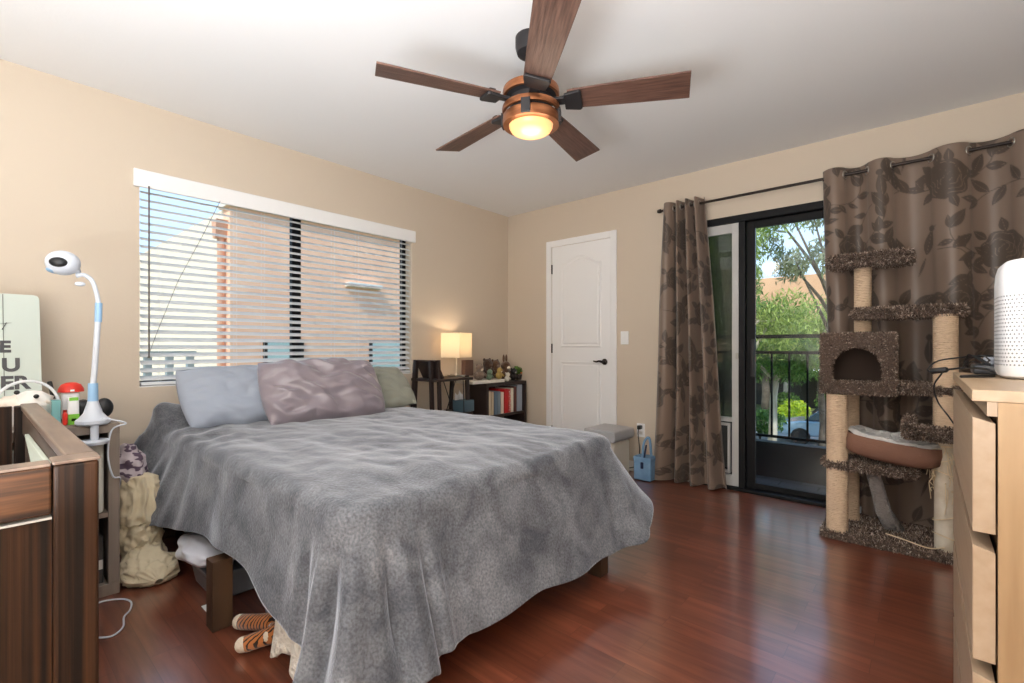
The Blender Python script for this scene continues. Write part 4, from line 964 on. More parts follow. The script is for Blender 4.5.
mk('top_rail', MB().box((cx0+.0, cyl-.003, ch-.016), (cx1+.003, cyl+.044, ch+.006)), M_cribc, crib, bevel=.005, seg=3)
mk('long_side_board', MB().box((cx0+.05, cyo-.04, ch-.10), (cx1-.06, cyo-.012, ch-.022)), M_cribi, crib)
mk('long_side_board', MB().box((cx0+.05, cyl+.012, ch-.10), (cx1-.06, cyl+.04, ch-.022)), M_cribi, crib)
mk('long_side_board', MB().box((cx0+.05, cyo-.04, .16), (cx1-.06, cyo-.012, .26)), M_cribi, crib)
mk('light_patch', MB().prism([(1.15, ch-.062), (cx1-.062, ch-.045), (cx1-.062, ch-.16), (1.62, ch-.16)], cyo-.052, cyo-.041, 'y'), mat('light_patch_mint', srgb(196, 204, 190), .6), crib, bevel=.002)  # pale wedge stands in for light falling on the inner side
for yy, nm in ((cyo-.026, 'spindle'), (cyl+.026, 'spindle')):
    x = cx0+.10
    while x < cx1-.08:
        mk(nm, MB().box((x-.011, yy-.009, .26), (x+.011, yy+.009, ch-.10)), M_cribi, crib); x += .062
mk('post_cap', MB().box((cx1-.06, cyo-.066, ch-.001), (cx1+.002, cyo+.003, ch+.006)), M_cribc, crib, bevel=.003)
mk('rail_cap', MB().box((cx1-.05, cyl+.064, ch-.003), (cx1-.004, cyo-.067, ch+.003)), M_cribc, crib, bevel=.002)
# near end: cross rail over an upright panel, far end the same
ye0, ye1 = cyl+.064, cyo-.066
mk('end_rail', MB().box((cx1-.05, ye0, ch-.093), (cx1-.006, ye1, ch-.003)), M_cribh, crib, bevel=.004)
mk('end_panel', MB().box((cx1-.04, ye0, .10), (cx1-.010, ye1, ch-.101)), M_cribv, crib)
mk('end_trim', MB().box((cx1-.034, ye0, ch-.101), (cx1-.006, ye1, ch-.0975)), mat('pale_trim', srgb(190, 186, 180), .4), crib)
mk('end_panel', MB().box((cx0+.008, ye0, .10), (cx0+.04, ye1, ch)), M_cribv, crib)
mt = tag(mk('crib_mattress', MB().box((cx0+.06, cyl+.05, .33), (cx1-.065, cyo-.06, .45)), mat('crib_sheet', srgb(214, 216, 222), .9), bevel=.03, seg=3, smooth=True), 'pale crib mattress lying inside the dark wooden crib', 'mattress')
M_wb = mat('white_quilt', srgb(226, 230, 238), .95, var=srgb(206,212,224), vscale=14, bump=.8, bscale=25)
qb = MB(); lump(qb, (1.25, -.06, .61), (.24, .145, .17), 40, .25, 4)
tag(mk('bundled_quilt', qb, M_wb, smooth=True), 'white bundled quilt heaped in the far end of the crib', 'quilt')
# ================================================================ SHELF UNIT BETWEEN CRIB AND BED
M_gw = mat('grey_stained_wood', srgb(146, 132, 120), .6, var=srgb(122, 110, 100), vscale=3, stretch=(6, 6, .5))
sy1, sy0, sz, shx0, shx1 = .425, -.33, .735, .27, .70
sh = thing('cube_shelf', 'grey stained cube shelf unit standing between the crib and the bed', 'shelf unit', ((shx0+shx1)/2, (sy0+sy1)/2, 0))
mk('top_board', MB().box((shx0, sy0, sz-.038), (shx1, sy1, sz)), M_gw, sh, bevel=.002)
mk('bottom_board', MB().box((shx0, sy0, .0), (shx1, sy1, .05)), M_gw, sh, bevel=.002)
mk('side_board', MB().box((shx0, sy1-.038, .05), (shx1, sy1, sz-.038)), M_gw, sh, bevel=.002)
mk('side_board', MB().box((shx0, sy0, .05), (shx1, sy0+.038, sz-.038)), M_gw, sh, bevel=.002)
mk('shelf_board', MB().box((shx0, sy0+.038, .335), (shx1-.01, sy1-.038, .355)), M_gw, sh)
mk('divider', MB().box((shx0, .04, .05), (shx1-.01, .06, sz-.038)), M_gw, sh)
mk('back_board', MB().box((shx0, sy0, .02), (shx0+.008, sy1, sz-.01)), M_black, sh)
wd('storage_bin', MB().box((shx0+.03, .095, .357), (shx1-.006, .374, .668)), mat('bin_offwhite', srgb(196, 194, 184), .8, bump=.2, bscale=80), 'off-white fabric bin in the upper cube of the grey shelf', 'storage bin', bevel=.01)
for k, (c, w_, h_) in enumerate((((60,58,56), .03, .20), ((210,205,196), .022, .165), ((40,42,48), .035, .22), ((150,150,150), .02, .19))):
    y = .36-.038*k
    bb = thing('book', ['tall black book in the lower cube of the grey shelf', 'short white book in the lower cube of the grey shelf', 'tallest dark book in the lower cube of the grey shelf', 'thin grey book in the lower cube of the grey shelf'][k], 'book', (shx1-.12, y, .051), 'books in the lower cube of the grey shelf')
    mk('cover', MB().box((shx1-.20, y-w_/2, .051), (shx1-.03, y+w_/2, .051+h_)), mat('book_%d' % k, srgb(*c), .6), bb, bevel=.002)
    mk('label_band', MB().box((shx1-.031, y-w_/2+.002, .051+h_*.3), (shx1-.029, y+w_/2-.002, .051+h_*.5)), mat('spine_label', srgb(225, 222, 214), .6), bb)
# sign
sgx, sgy1 = .045, at(38, 340, x=.1)[1]
sgn = thing('wall_sign', 'pale green board sign with grey capital letters leaning behind the crib', 'sign', (.2, sgy1-.2, sz))
Msg = rot((.33, 0, sz+.004), math.radians(-16), (0,1,0))
ztp = .595
M_sg = mat('pale_green_board', srgb(196, 206, 198), .7, var=srgb(212, 192, 182), vscale=2.2, vlo=.55, vhi=.75)
mk('board', MB().prism([(y, z) for y, z in ((sgy1-.42, sz+.004), (sgy1, sz+.004), (sgy1, sz+ztp-.02), (sgy1-.006, sz+ztp-.006), (sgy1-.02, sz+ztp), (sgy1-.42, sz+ztp))], .322, .33, 'x').xf(Msg), M_sg, sgn, bevel=.001)
M_let = mat('letter_grey', srgb(78, 78, 80), .7)
def sgpt(y, z): return Msg(np.array([[.3312, y, z]]))[0]
Rs = (PI/2, 0, PI/2)
def letter(body, y, z, size):
    o = text_mesh('lettering', body, size, M_let, sgn, sgpt(y, z), (0,0,0), bold=True)
    from mathutils import Matrix
    o.rotation_euler = (Matrix.Rotation(math.radians(-16), 3, 'Y') @ Matrix.Rotation(PI/2, 3, 'Z') @ Matrix.Rotation(PI/2, 3, 'X')).to_euler(); return o
def ysg(px, z): # y on the leaning board for a photo column
    xx = .33-(z-sz)*math.tan(math.radians(16)); return at(px, 340, x=xx)[1]
for body, pxl, pyb, s_ in (('E', -1, 352, .072), ('U', 1.5, 371, .082), ('ER', 0, 389, .082)):
    q = at(pxl, pyb, x=.25); z_ = (q[2]-sz)/math.cos(math.radians(16))+sz; letter(body, ysg(pxl, q[2]), z_, s_)
st_ = MB(); 
def sline(p0, p1, w_):
    a = at(*p0, x=.17); b = at(*p1, x=.17)
    za = (a[2]-sz)/math.cos(math.radians(16))+sz; zb2 = (b[2]-sz)/math.cos(math.radians(16))+sz
    st_.beam(sgpt(a[1], za), sgpt(b[1], zb2), w_, .001)
sline((0, 324), (11, 323.2), .005); sline((6, 323), (1.5, 330), .005)
mk('pen_stroke', st_, M_let, sgn)
ln2 = MB(); 
for zz in (): pass
a = sgpt(ysg(3.5, 1.2), sz+.02); b = sgpt(ysg(3.0, 1.2), sz+ztp-.004); ln2.beam(a, b, .003, .001); mk('board_joint', ln2, mat('joint_dark', srgb(120,124,116), .8), sgn)
# white basket with hoop handle
ZS = sz
def onshelf(px, x): return at(px, 400, x=x)[1]
bkx = .50; bky = onshelf(27, bkx)
wb_ = thing('basket', 'white basket with a round hoop handle behind the crib rail, in front of the sign', 'basket', (bkx, bky, ZS))
pr_ = [(0,0),(.075,0),(.085,.02),(.10,.085),(.103,.09),(.096,.09),(.08,.02),(0,.012)]
mk('bowl', MB().lathe((bkx, bky, ZS+.001), pr_, 40), mat('basket_white', srgb(232, 228, 222), .6, bump=.5, bscale=60), wb_, smooth=True)
hp = [(bkx, bky+.095*math.cos(a), ZS+.085+.10*math.sin(a)) for a in np.linspace(0, PI, 33)]
mk('handle', MB().tube(hp, .006, 8), mat('clear_handle', srgb(222, 226, 230), .25), wb_, smooth=True)
cl = MB(); lump(cl, (bkx-.0, bky, ZS+.095), (.085, .085, .04), 28, .4, 9)
tag(mk('folded_cloth', cl, mat('cloth_cream', srgb(238, 226, 214), .9, bump=.4, bscale=40), smooth=True), 'cream cloth bundled in the white basket', 'cloth')
kn = MB(); kp = at(36.5, 396.5, x=.60); kn.ell(kp, (.013,.013,.013), 12)
bd = thing('plush_toy_head', 'white round toy with black dot eyes poking over the crib rail', 'toy', (.56, kp[1]-.01, ZS))
hd1 = mk('head', MB().ell((kp[0]-.062, kp[1]-.01, kp[2]-.03), (.05, .06, .052), 22, None, .08, 2), mat('toy_white', srgb(236, 232, 226), .8), bd, smooth=True)
for dy, dzz in ((.0, .0), (-.055, .02)): mk('eye', MB().ell((kp[0]-.008, kp[1]+dy, kp[2]+dzz), (.008,.009,.009), 12), M_plug, hd1, smooth=True)
# items on the shelf right of the basket
def boxat(name, label, cat, pl, pr2, x, z0_, z1_, dep, m, lean=0, parts=None, bevel=.003):
    y0 = onshelf(pl, x); y1 = onshelf(pr2, x); t = thing(name, label, cat, (x-dep/2, (y0+y1)/2, z0_)); M = rot((x-dep/2, y0, z0_), lean, (1,0,0))
    mk('body', MB().box((x-dep, y0, z0_), (x, y1, z1_)).xf(M), m, t, bevel=bevel)
    for nm, (u0, v0, u1, v1), mm in (parts or []):
        mk(nm, MB().box((x, y0+(y1-y0)*u0, z0_+(z1_-z0_)*v0), (x+.0015, y0+(y1-y0)*u1, z0_+(z1_-z0_)*v1)).xf(M), mm, t)
    return t
M_teal = mat('teal_box', srgb(120, 176, 176), .5); M_red = mat('bright_red', srgb(214, 50, 34), .5); M_lime = mat('lime_green', srgb(120, 190, 60), .5)
boxat('small_box', 'small teal box on the grey shelf behind the crib rail', 'box', 52, 61, .60, ZS+.001, ZS+.105, .05, M_teal)
boxat('remote_control', 'tall black remote propped upright on the grey shelf beside the red pack', 'remote control', 57, 62, .47, ZS+.001, ZS+.18, .02, M_plug, lean=math.radians(10))
boxat('wipes_pack', 'white pack with a red round top standing on the grey shelf', 'pack', 62, 80, .45, ZS+.001, ZS+.125, .06, M_white, parts=[('red_corner', (.05, 0, .35, .38), M_red)], bevel=.01)
t_ = thing('red_cap', 'red domed lid on the white pack beside the camera stand', 'lid', (.42, onshelf(70, .42), ZS+.125))
mk('dome', MB().lathe((.42, onshelf(71, .42), ZS+.126), [(.045,0),(.043,.015),(.034,.032),(.018,.041),(0,.043)], 28), M_red, t_, smooth=True)
mk('slot', MB().box((.452, onshelf(69, .42), ZS+.130), (.466, onshelf(73, .42), ZS+.138)), M_white, t_)
boxat('pouch', 'white pouch with lime green base and label in front of the red lid', 'pouch', 68, 79.5, .62, ZS+.001, ZS+.115, .04, M_white, parts=[('green_base', (0, 0, 1, .38), M_lime), ('green_top', (.1, .88, .9, 1), M_lime), ('dark_print', (.3, .12, .7, .22), M_rail)], bevel=.008)
boxat('small_jar', 'small red jar on the grey shelf left of the lime green pouch', 'jar', 63, 68, .64, ZS+.001, ZS+.055, .03, M_red, bevel=.008)
ey = onshelf(81, .55)
eg = thing('speaker', 'black rounded speaker pod behind the white camera stand', 'speaker', (.50, onshelf(92, .5), ZS))
for pxx in (83, 104): mk('pod', MB().ell((.50, onshelf(pxx, .50), ZS+.05), (.03, .034, .045), 20), M_plug, eg, smooth=True)
mk('bridge', MB().beam((.50, onshelf(83, .5), ZS+.055), (.50, onshelf(104, .5), ZS+.055), .02), M_plug, eg)
# baby monitor camera on a gooseneck stand clamped to the shelf
M_mon = mat('monitor_white', srgb(206, 212, 222), .35); M_blue = mat('monitor_pale_blue', srgb(150, 190, 226), .4)
mx_, my_ = shx1-.02, at(93, 415, x=shx1-.02)[1]
mo = thing('baby_monitor', 'white baby monitor camera on a tall curved stand clamped to the grey shelf', 'baby monitor', (mx_, my_, ZS))
mk('clamp', MB().lathe((mx_, my_, 0), [(0,ZS+.026),(.052,ZS+.026),(.058,ZS+.02),(.058,ZS+.008),(.05,ZS+.001),(0,ZS+.001)], 32).tube([(mx_+.035, my_, ZS+.005), (mx_+.035, my_, ZS-.07)], .014, 14).lathe((mx_+.03, my_, 0), [(0,ZS-.06),(.045,ZS-.06),(.05,ZS-.066),(.045,ZS-.078),(0,ZS-.08)], 32), M_mon, mo, smooth=True, auto=40)
mk('clamp_foot', MB().lathe((mx_, my_, 0), [(.05,ZS+.026),(.032,ZS+.05),(.020,ZS+.09),(.018,ZS+.10)], 28), M_mon, mo, smooth=True)
mk('blue_sleeve', MB().tube([(mx_, my_, ZS+.095), (mx_, my_, ZS+.175)], [.018, .0165], 20), M_blue, mo, smooth=True, auto=40)
def mp(px, py): return at(px, py, x=mx_)
mk('stand_arm', MB().tube(bez([(mx_, my_, ZS+.17), mp(94.5, 370), mp(97, 335), mp(98, 318), mp(98.5, 304)], 10), .0105, 16), M_mon, mo, smooth=True, auto=40)
mk('blue_grip', MB().tube([mp(98.2, 322), mp(98.7, 303)], .0125, 16), M_blue, mo, smooth=True, auto=40)
mk('gooseneck', MB().tube(bez([mp(98.5, 304), mp(96.5, 293), mp(92, 281), mp(84, 275), mp(76, 276)], 12), [.0085]*49, 14), M_mon, mo, smooth=True)
hc = mp(63, 263); Mh = rotz((0,0,0), math.radians(-38))
mk('camera_head', MB().ell(hc, (.052, .056, .050), 28, Mh).tube([hc+np.array([0,.03,-.01]), mp(75, 273)], .02, 14), M_mon, mo, smooth=True)
lensd = np.array([.45, -.86, .08]); lensd = (CAM-hc)/np.linalg.norm(CAM-hc); lv = lensd*.75 - RT*.25 + UP*.05; lv /= np.linalg.norm(lv); lc = hc + lv*.046
mk('lens', MB().ell(lc, (.029, .015, .020), 20, rotz((0,0,0), math.atan2(lv[1], lv[0])+PI/2)), M_plug, mo, smooth=True)
mk('blue_base', MB().ell(hc-RT*.012+np.array([0,0,-.028]), (.040, .044, .018), 20, Mh), M_blue, mo, smooth=True)
mk('cradle', MB().tube([mp(73, 257), mp(77, 266), mp(78, 274)], .007, 10).ell(mp(80, 284), (.008, .018, .010), 14), M_mon, mo, smooth=True)
wc = bez([(mx_+.04, my_+.02, ZS+.03), (shx1+.03, my_+.10, ZS+.0), at(112, 430, x=shx1+.02), at(108, 455, x=shx1+.02), at(113, 476, x=shx1+.02), at(120, 478, x=shx1+.0), (shx1-.06, sy1+.006, .43)], 10)
wd('monitor_cable', MB().tube(wc, .0035, 7), M_mon, 'white cable running down the front edge of the grey shelf from the monitor', 'cable', smooth=True)
fc = bez([at(92, 606, z=.006), at(104, 601, z=.006), at(122, 599, z=.006), at(131, 602, z=.006), at(130, 610, z=.006), at(124, 617, z=.006), at(123, 627, z=.006), at(112, 636, z=.006), at(94, 638, z=.006)], 10)
wd('floor_cable', MB().tube(fc, .0035, 7), M_mon, 'white cable looped on the floor beside the crib', 'cable', smooth=True)
# ---- between shelf and bed
def blob(name, label, cat, c, r, m, k=.25, seed=0, n=40, squash=None, floor=0):
    mb = MB().ell(c, r, n, None, k, seed); v = np.concatenate(mb.v)
    for i in range(len(v)):
        p = v[i]; d = (p-np.array(c)); L = np.linalg.norm(d)+1e-6; f = ns(p, 7, seed)*.10 + abs(ns(p, 13, seed+3))*.08
        v[i] = p + d*f
    v[:,2] = np.maximum(v[:,2], floor+.003); mb.v = [v]; return mk(name, mb, m, smooth=True, label=label, cat=cat, sub=1)
M_duv = mat('cream_cotton', srgb(214, 200, 170), .9, bump=.15, bscale=70, sheen=.2)
def duvet():
    mb = MB(); nu, nv = 120, 110; g = np.zeros((nu, nv, 3))
    # upright slumped duvet whose foot bends out onto the floor
    spine = bez([(.44, .525, .47), (.46, .535, .36), (.46, .53, .20), (.54, .54, .07), (.68, .545, .04), (.77, .55, .025)], 14); spine = np.array(spine)
    rad = np.interp(np.linspace(0, 1, nu), [0, .08, .3, .5, .62, .78, .92, 1], [.01, .10, .14, .12, .09, .075, .055, .01]); S_ = np.linspace(0, len(spine)-1, nu)
    for i in range(nu):
        c = np.array([np.interp(S_[i], range(len(spine)), spine[:, k]) for k in range(3)]); j2 = min(nu-1, i+1); j1 = max(0, i-1)
        t = np.array([np.interp(S_[j2], range(len(spine)), spine[:, k])-np.interp(S_[j1], range(len(spine)), spine[:, k]) for k in range(3)]); t /= np.linalg.norm(t)
        sd = np.array([0, 1., 0]); up = np.cross(t, sd); up /= np.linalg.norm(up)
        for j in range(nv):
            a = 2*PI*j/(nv-1); d = math.cos(a)*sd*(.72+.75*smooth((i/nu-.55)/.2)) + math.sin(a)*up
            f = 1.12 - .42*abs(ns((i*.045+math.cos(a)*.7, math.cos(a)*1.6, math.sin(a)*1.6), 1.3)) - .22*abs(ns((i*.11, math.cos(a)*3.2, math.sin(a)*3.2+5), 1.2)) + .05*ns((i*.25, math.cos(a)*7, math.sin(a)*7), 1)
            g[i, j] = c + d*rad[i]*f
    g[:, :, 2] = np.maximum(g[:, :, 2], .006); g[:, :, 1] = np.clip(g[:, :, 1], sy1+.006, .64); mb.grid(g); return mb
mk('duvet', duvet(), M_duv, smooth=True, label='cream crumpled duvet stuffed between the grey shelf and the bed', cat='duvet', weld=True)
M_pat = mat('zigzag_fabric', srgb(196, 184, 190), .85, var=srgb(92, 74, 92), vscale=26, stretch=(.6, 1, 1.6), vlo=.50, vhi=.54, detail=1, bump=.1, bscale=60)
blob('patterned_bag', 'white and purple patterned fabric bag on top of the cream duvet', 'bag', (.40, .50, .47), (.13, .075, .11), M_pat, .3, 6, floor=.36)
# ---- under the bed
M_clear = mat('clear_bin_plastic', srgb(130, 136, 146), .2, spec=.6)
def bin_(label, x0, x1, y0, y1, h, m):
    t = thing('storage_box', label, 'storage box', ((x0+x1)/2, (y0+y1)/2, 0)); s_ = .02
    V = [(x0+s_,y0+s_,.003),(x1-s_,y0+s_,.003),(x1-s_,y1-s_,.003),(x0+s_,y1-s_,.003),(x0,y0,h),(x1,y0,h),(x1,y1,h),(x0,y1,h)]
    mk('tub', MB().add(V, [(0,3,2,1),(4,5,6,7),(0,1,5,4),(1,2,6,5),(2,3,7,6),(3,0,4,7)]), m, t, bevel=.015, seg=3)
    mk('rim', MB().box((x0-.008, y0-.008, h-.012), (x1+.008, y1+.008, h+.006)), m, t, bevel=.004); return t
bin_('smoky clear plastic box under the bed beside the cream duvet', .84, 1.14, .645, 1.05, .12, M_clear)
bin_('smoky clear plastic box under the bed behind the wooden leg', 1.39, 1.60, .73, 1.12, .17, M_clear)
blob('plastic_bag', 'white crumpled plastic bag on the box under the bed', 'bag', (.96, .68, .178), (.21, .095, .05), mat('bag_white', srgb(214, 214, 222), .35, bump=.4, bscale=20), .3, 3, floor=.128)
blob('grey_bag', 'grey soft bag under the bed beside the cream duvet', 'bag', (.66, .80, .13), (.12, .12, .13), mat('bag_grey', srgb(120, 120, 126), .6), .3, 12)
blob('dark_bag', 'black soft bag far under the bed behind the plush tiger', 'bag', (1.80, .92, .11), (.16, .14, .11), M_plug, .3, 15)
wd('paper_scrap', MB().box((1.10, .62, .002), (1.20, .645, .004), M=None), M_white, 'white scrap lying on the floor at the edge of the bed', 'paper')
# plush tiger
def tiger():
    p = at(262, 628, z=.05); t = thing('plush_tiger', 'orange striped plush tiger lying on the floor half under the blanket', 'plush toy', (p[0], p[1], 0))
    M_or = bpy.data.materials.new('tiger_fur'); M_or.use_nodes = True; N = M_or.node_tree.nodes; L = M_or.node_tree.links; b = N['Principled BSDF']
    tcn = N.new('ShaderNodeTexCoord'); wv = N.new('ShaderNodeTexWave'); wv.inputs['Scale'].default_value = 22; wv.inputs['Distortion'].default_value = 5; wv.inputs['Detail'].default_value = 3
    r = N.new('ShaderNodeValToRGB'); r.color_ramp.elements[0].position = .20; r.color_ramp.elements[0].color = srgb(40, 24, 14); r.color_ramp.elements[1].position = .34; r.color_ramp.elements[1].color = srgb(190, 116, 60)
    L.new(tcn.outputs['Object'], wv.inputs['Vector']); L.new(wv.outputs['Fac'], r.inputs[0]); L.new(r.outputs[0], b.inputs['Base Color']); b.inputs['Roughness'].default_value = .95; b.inputs['Sheen Weight'].default_value = .4
    M_cr = mat('tiger_cream', srgb(232, 218, 198), .95, bump=1, bscale=90)
    hip = at(278, 622, z=.07)
    a0, a1 = at(272, 622, z=.06), at(240, 622, z=.035); b0, b1 = at(275, 634, z=.05), at(243, 645, z=.03)
    body = MB().ell(hip+np.array([.0,.10,0]), (.06, .11, .062), 22, rotz((0,0,0), .2)); mk('body', body, M_or, t, smooth=True)
    for q0_, q1_ in ((a0, a1), (b0, b1)):
        lg = MB().tube([q0_+(hip-q0_)*.6, q0_, q0_+(q1_-q0_)*.5, q0_+(q1_-q0_)*.92, q0_+(q1_-q0_)*1.0], [.030, .031, .027, .027, .012], 16); mk('leg', lg, M_or, t, smooth=True)
        mk('paw', MB().ell(q0_+(q1_-q0_)*1.0+np.array([0,0,.002]), (.026, .026, .026), 18), M_cr, t, smooth=True)
    mk('tail_tip', MB().ell(at(267, 637, z=.05), (.018,.018,.022), 14), M_cr, t, smooth=True)
    hd_ = at(262, 612, z=.03); 
    mk('head', MB().ell(hip+np.array([-.02,.22,-.01]), (.055,.055,.05), 20).ell(hip+np.array([-.06,.24,.03]), (.018,.01,.018), 10).ell(hip+np.array([.02,.25,.03]), (.018,.01,.018), 10), M_or, t, smooth=True)
tiger()
sp_ = at(257, 616, z=.03); blob('grey_sock', 'small blue-grey sock lying behind the plush tiger', 'sock', (sp_[0]-.05, sp_[1]+.08, .03), (.07, .03, .028), mat('sock_grey', srgb(98, 104, 116), .9), .3, 21, n=24)
# ================================================================ FAR CORNER: SIDE TABLE, LAMP, BOOKSHELF
M_esp = mat('espresso_wood', srgb(52, 38, 34), .5, var=srgb(38, 27, 24), vscale=6, stretch=(1, 1, .2))
def fy_(px, x): return at(px, 380, x=x)[1]
tx_, tzt = .33, .80
ty0_, ty1_ = fy_(434, tx_), fy_(470, tx_)
stt = thing('side_table', 'espresso wood A-frame side table beside the bed under the square lamp', 'side table', (.20, (ty0_+ty1_)/2, 0))
mk('tabletop', MB().box((.04, ty0_-.01, tzt-.022), (.36, ty1_+.01, tzt)), M_esp, stt, bevel=.003)
for yy, nm, zt2 in ((ty0_, 'leg', .95), (ty1_, 'leg', .815)):
    mk('leg', MB().beam((.34, yy-.01+(-.0), 0.0), (.29, yy, zt2), .03, .024), M_esp, stt)
    mk('leg', MB().beam((.05, yy-.01, 0.0), (.10, yy, zt2), .03, .024), M_esp, stt)
mk('back_leg', MB().beam((.40, ty0_+.02, 0.0), (.33, ty0_+.045, .955), .028, .022), M_esp, stt)
mk('back_leg', MB().beam((.03, ty0_-.03, 0.0), (.09, ty0_-.002, .955), .028, .022), M_esp, stt)
mk('tilted_tray', MB().prism([(ty0_+.01, .945), (ty0_+.03, .955), (ty0_+.11, tzt+.005), (ty0_+.09, tzt)], .07, .33, 'x'), M_esp, stt)
mk('lower_shelf', MB().box((.05, ty0_-.01, .48), (.36, ty1_+.01, .50)), M_esp, stt, bevel=.003)
M_blkwire = mat('black_wire', srgb(40, 36, 34), .4, .5)
mk('cross_wires', MB().tube([(.35, ty0_+.08, .79), (.35, ty0_+.20, .50)], .004, 6).tube([(.35, ty0_+.22, .79), (.35, ty0_+.10, .50)], .004, 6).tube([(.35, ty1_-.10, .79), (.35, ty1_-.09, .50)], .004, 6), M_blkwire, stt, smooth=True)
lmx = .17; lmy = fy_(456.5, lmx)
lp = thing('table_lamp', 'lit table lamp with a square cream shade on the side table', 'table lamp', (lmx, lmy, tzt))
mk('base', MB().box((lmx-.06, lmy-.06, tzt+.001), (lmx+.06, lmy+.06, tzt+.014)), M_steel, lp, bevel=.002)
mk('pole', MB().tube([(lmx, lmy, tzt+.01), (lmx, lmy, 1.0)], .006, 10), mat('lamp_pole', srgb(222, 210, 190), .4), lp, smooth=True, auto=40)
def shade_mat():
    m = bpy.data.materials.new('lit_fabric_shade'); m.use_nodes = True; N = m.node_tree.nodes; L = m.node_tree.links; b = N['Principled BSDF']; b.inputs['Base Color'].default_value = (.9,.84,.72,1); b.inputs['Roughness'].default_value = .9
    t = N.new('ShaderNodeBsdfTranslucent'); t.inputs[0].default_value = (.95,.86,.70,1); mx = N.new('ShaderNodeMixShader'); mx.inputs[0].default_value = .5
    L.new(b.outputs[0], mx.inputs[1]); L.new(t.outputs[0], mx.inputs[2]); L.new(mx.outputs[0], N['Material Output'].inputs[0]); return m
lz0, lz1 = at(456, 357, x=lmx)[2]-.004, at(456, 333, x=lmx)[2]
hw = .098; shd = MB(); Rz = rotz((lmx, lmy, 0), math.radians(14))
ring4 = [(-1,-1),(1,-1),(1,1),(-1,1)]
shd.add(Rz(np.array([(lmx+a*hw, lmy+b*hw, z) for z in (lz0, lz1) for a, b in ring4])), [(i, (i+1)%4, 4+(i+1)%4, 4+i) for i in range(4)])
mk('shade', shd, shade_mat(), lp, solid=.003)
mk('shade_frame', MB().beam((lmx-hw, lmy, lz1-.01), (lmx+hw, lmy, lz1-.01), .004).beam((lmx, lmy-hw, lz1-.01), (lmx, lmy+hw, lz1-.01), .004).xf(Rz), M_steel, lp)
mk('bulb', MB().ell((lmx, lmy, (lz0+lz1)/2), (.022,.022,.03), 16), mat('lit_bulb', (1,1,1,1), .5, emit=(1,.80,.58,1), estr=6), lp, smooth=True)
light('lamp_bulb', 'POINT', (lmx, lmy, (lz0+lz1)/2+.045), 2.2, (1,.78,.55), rad=.02)
tby = fy_(463, .27)
tbx = thing('tissue_box', 'teal tissue box with a white tissue on the lower shelf of the side table', 'tissue box', (.27, tby, .501))
mk('box', MB().box((.20, tby-.06, .501), (.34, tby+.07, .60)), mat('teal_card', srgb(72, 96, 108), .6), tbx, bevel=.004)
tg_ = np.zeros((8, 8, 3))
for i in range(8):
    for j in range(8): tg_[i, j] = (.25+.04*i/7+.01*math.sin(j), tby-.08+.10*j/7-.03*i/7, .60+.07*(i/7)*(1-.3*math.sin(j*1.3)))
mk('tissue', MB().grid(tg_), M_white, tbx, smooth=True, solid=.001)
# black cube bookshelf
kx, ky0, ky1, kz = .297, 3.115, 3.69, .725
ks_ = thing('cube_bookshelf', 'low espresso bookshelf in the corner beside the white door', 'bookshelf', (.15, (ky0+ky1)/2, 0))
mk('top_board', MB().box((.015, ky0, kz-.03), (kx, ky1, kz)), M_esp, ks_, bevel=.002)
mk('side_board', MB().box((.015, ky0, 0), (kx, ky0+.03, kz-.03)), M_esp, ks_, bevel=.002)
mk('side_board', MB().box((.015, ky1-.03, 0), (kx, ky1, kz-.03)), M_esp, ks_, bevel=.002)
mk('shelf_board', MB().box((.015, ky0+.03, .40), (kx-.01, ky1-.03, .425)), M_esp, ks_)
mk('shelf_board', MB().box((.015, ky0+.03, .03), (kx-.01, ky1-.03, .06)), M_esp, ks_)
mk('back_board', MB().box((.013, ky0, .02), (.018, ky1, kz-.01)), M_esp, ks_)
books = [('cream', (214,200,172), .040, .225, 'cream book standing leftmost on the corner bookshelf'), ('tan', (196,178,150), .030, .215, 'tan book second from the left on the corner bookshelf'), ('slate blue', (98,118,136), .042, .215, 'thick slate blue book on the corner bookshelf'),
 ('dusty blue', (124,140,152), .028, .215, 'thin dusty blue book next to the slate blue one'), ('pale pink', (222,200,184), .038, .205, 'pale pink book left of the red one on the corner bookshelf'), ('red', (196,30,34), .050, .23, 'bright red thick book on the corner bookshelf'),
 ('red white', (206,84,76), .026, .225, 'red book with white dots right of the bright red one'), ('white', (226,218,200), .034, .235, 'tall ivory book right of the dotted red one'), ('brown', (96,52,46), .034, .245, 'dark brown book on the corner bookshelf'), ('grey blue', (158,168,182), .075, .265, 'big pale blue-grey folder rightmost on the corner bookshelf')]
y = ky0+.036; tot = sum(b[2] for b in books); gap = (ky1-ky0-.08-tot)/(len(books)-1)
for nm, c, w_, h_, lab in books:
    h_ = min(h_, .262); bo = thing('book', lab, 'book', (.18, y+w_/2, .426), 'books on the corner bookshelf'); mb_ = mat('cover_'+nm.replace(' ', '_'), srgb(*c), .55)
    mk('cover', MB().box((.06, y, .426), (kx-.022, y+.0025, .426+h_)).box((.06, y+w_-.0025, .426), (kx-.022, y+w_, .426+h_)).box((kx-.024, y, .426), (kx-.021, y+w_, .426+h_)), mb_, bo)
    mk('pages', MB().box((.065, y+.0025, .429), (kx-.024, y+w_-.0025, .423+h_)), mat('paper', srgb(230,222,204), .8), bo)
    if nm == 'red white':
        dt = MB()
        for q in range(9): dt.box((kx-.021, y+.004+(q%2)*.009, .445+q*.022), (kx-.0205, y+.012+(q%2)*.009, .455+q*.022))
        mk('dots', dt, M_white, bo)
    y += w_+gap
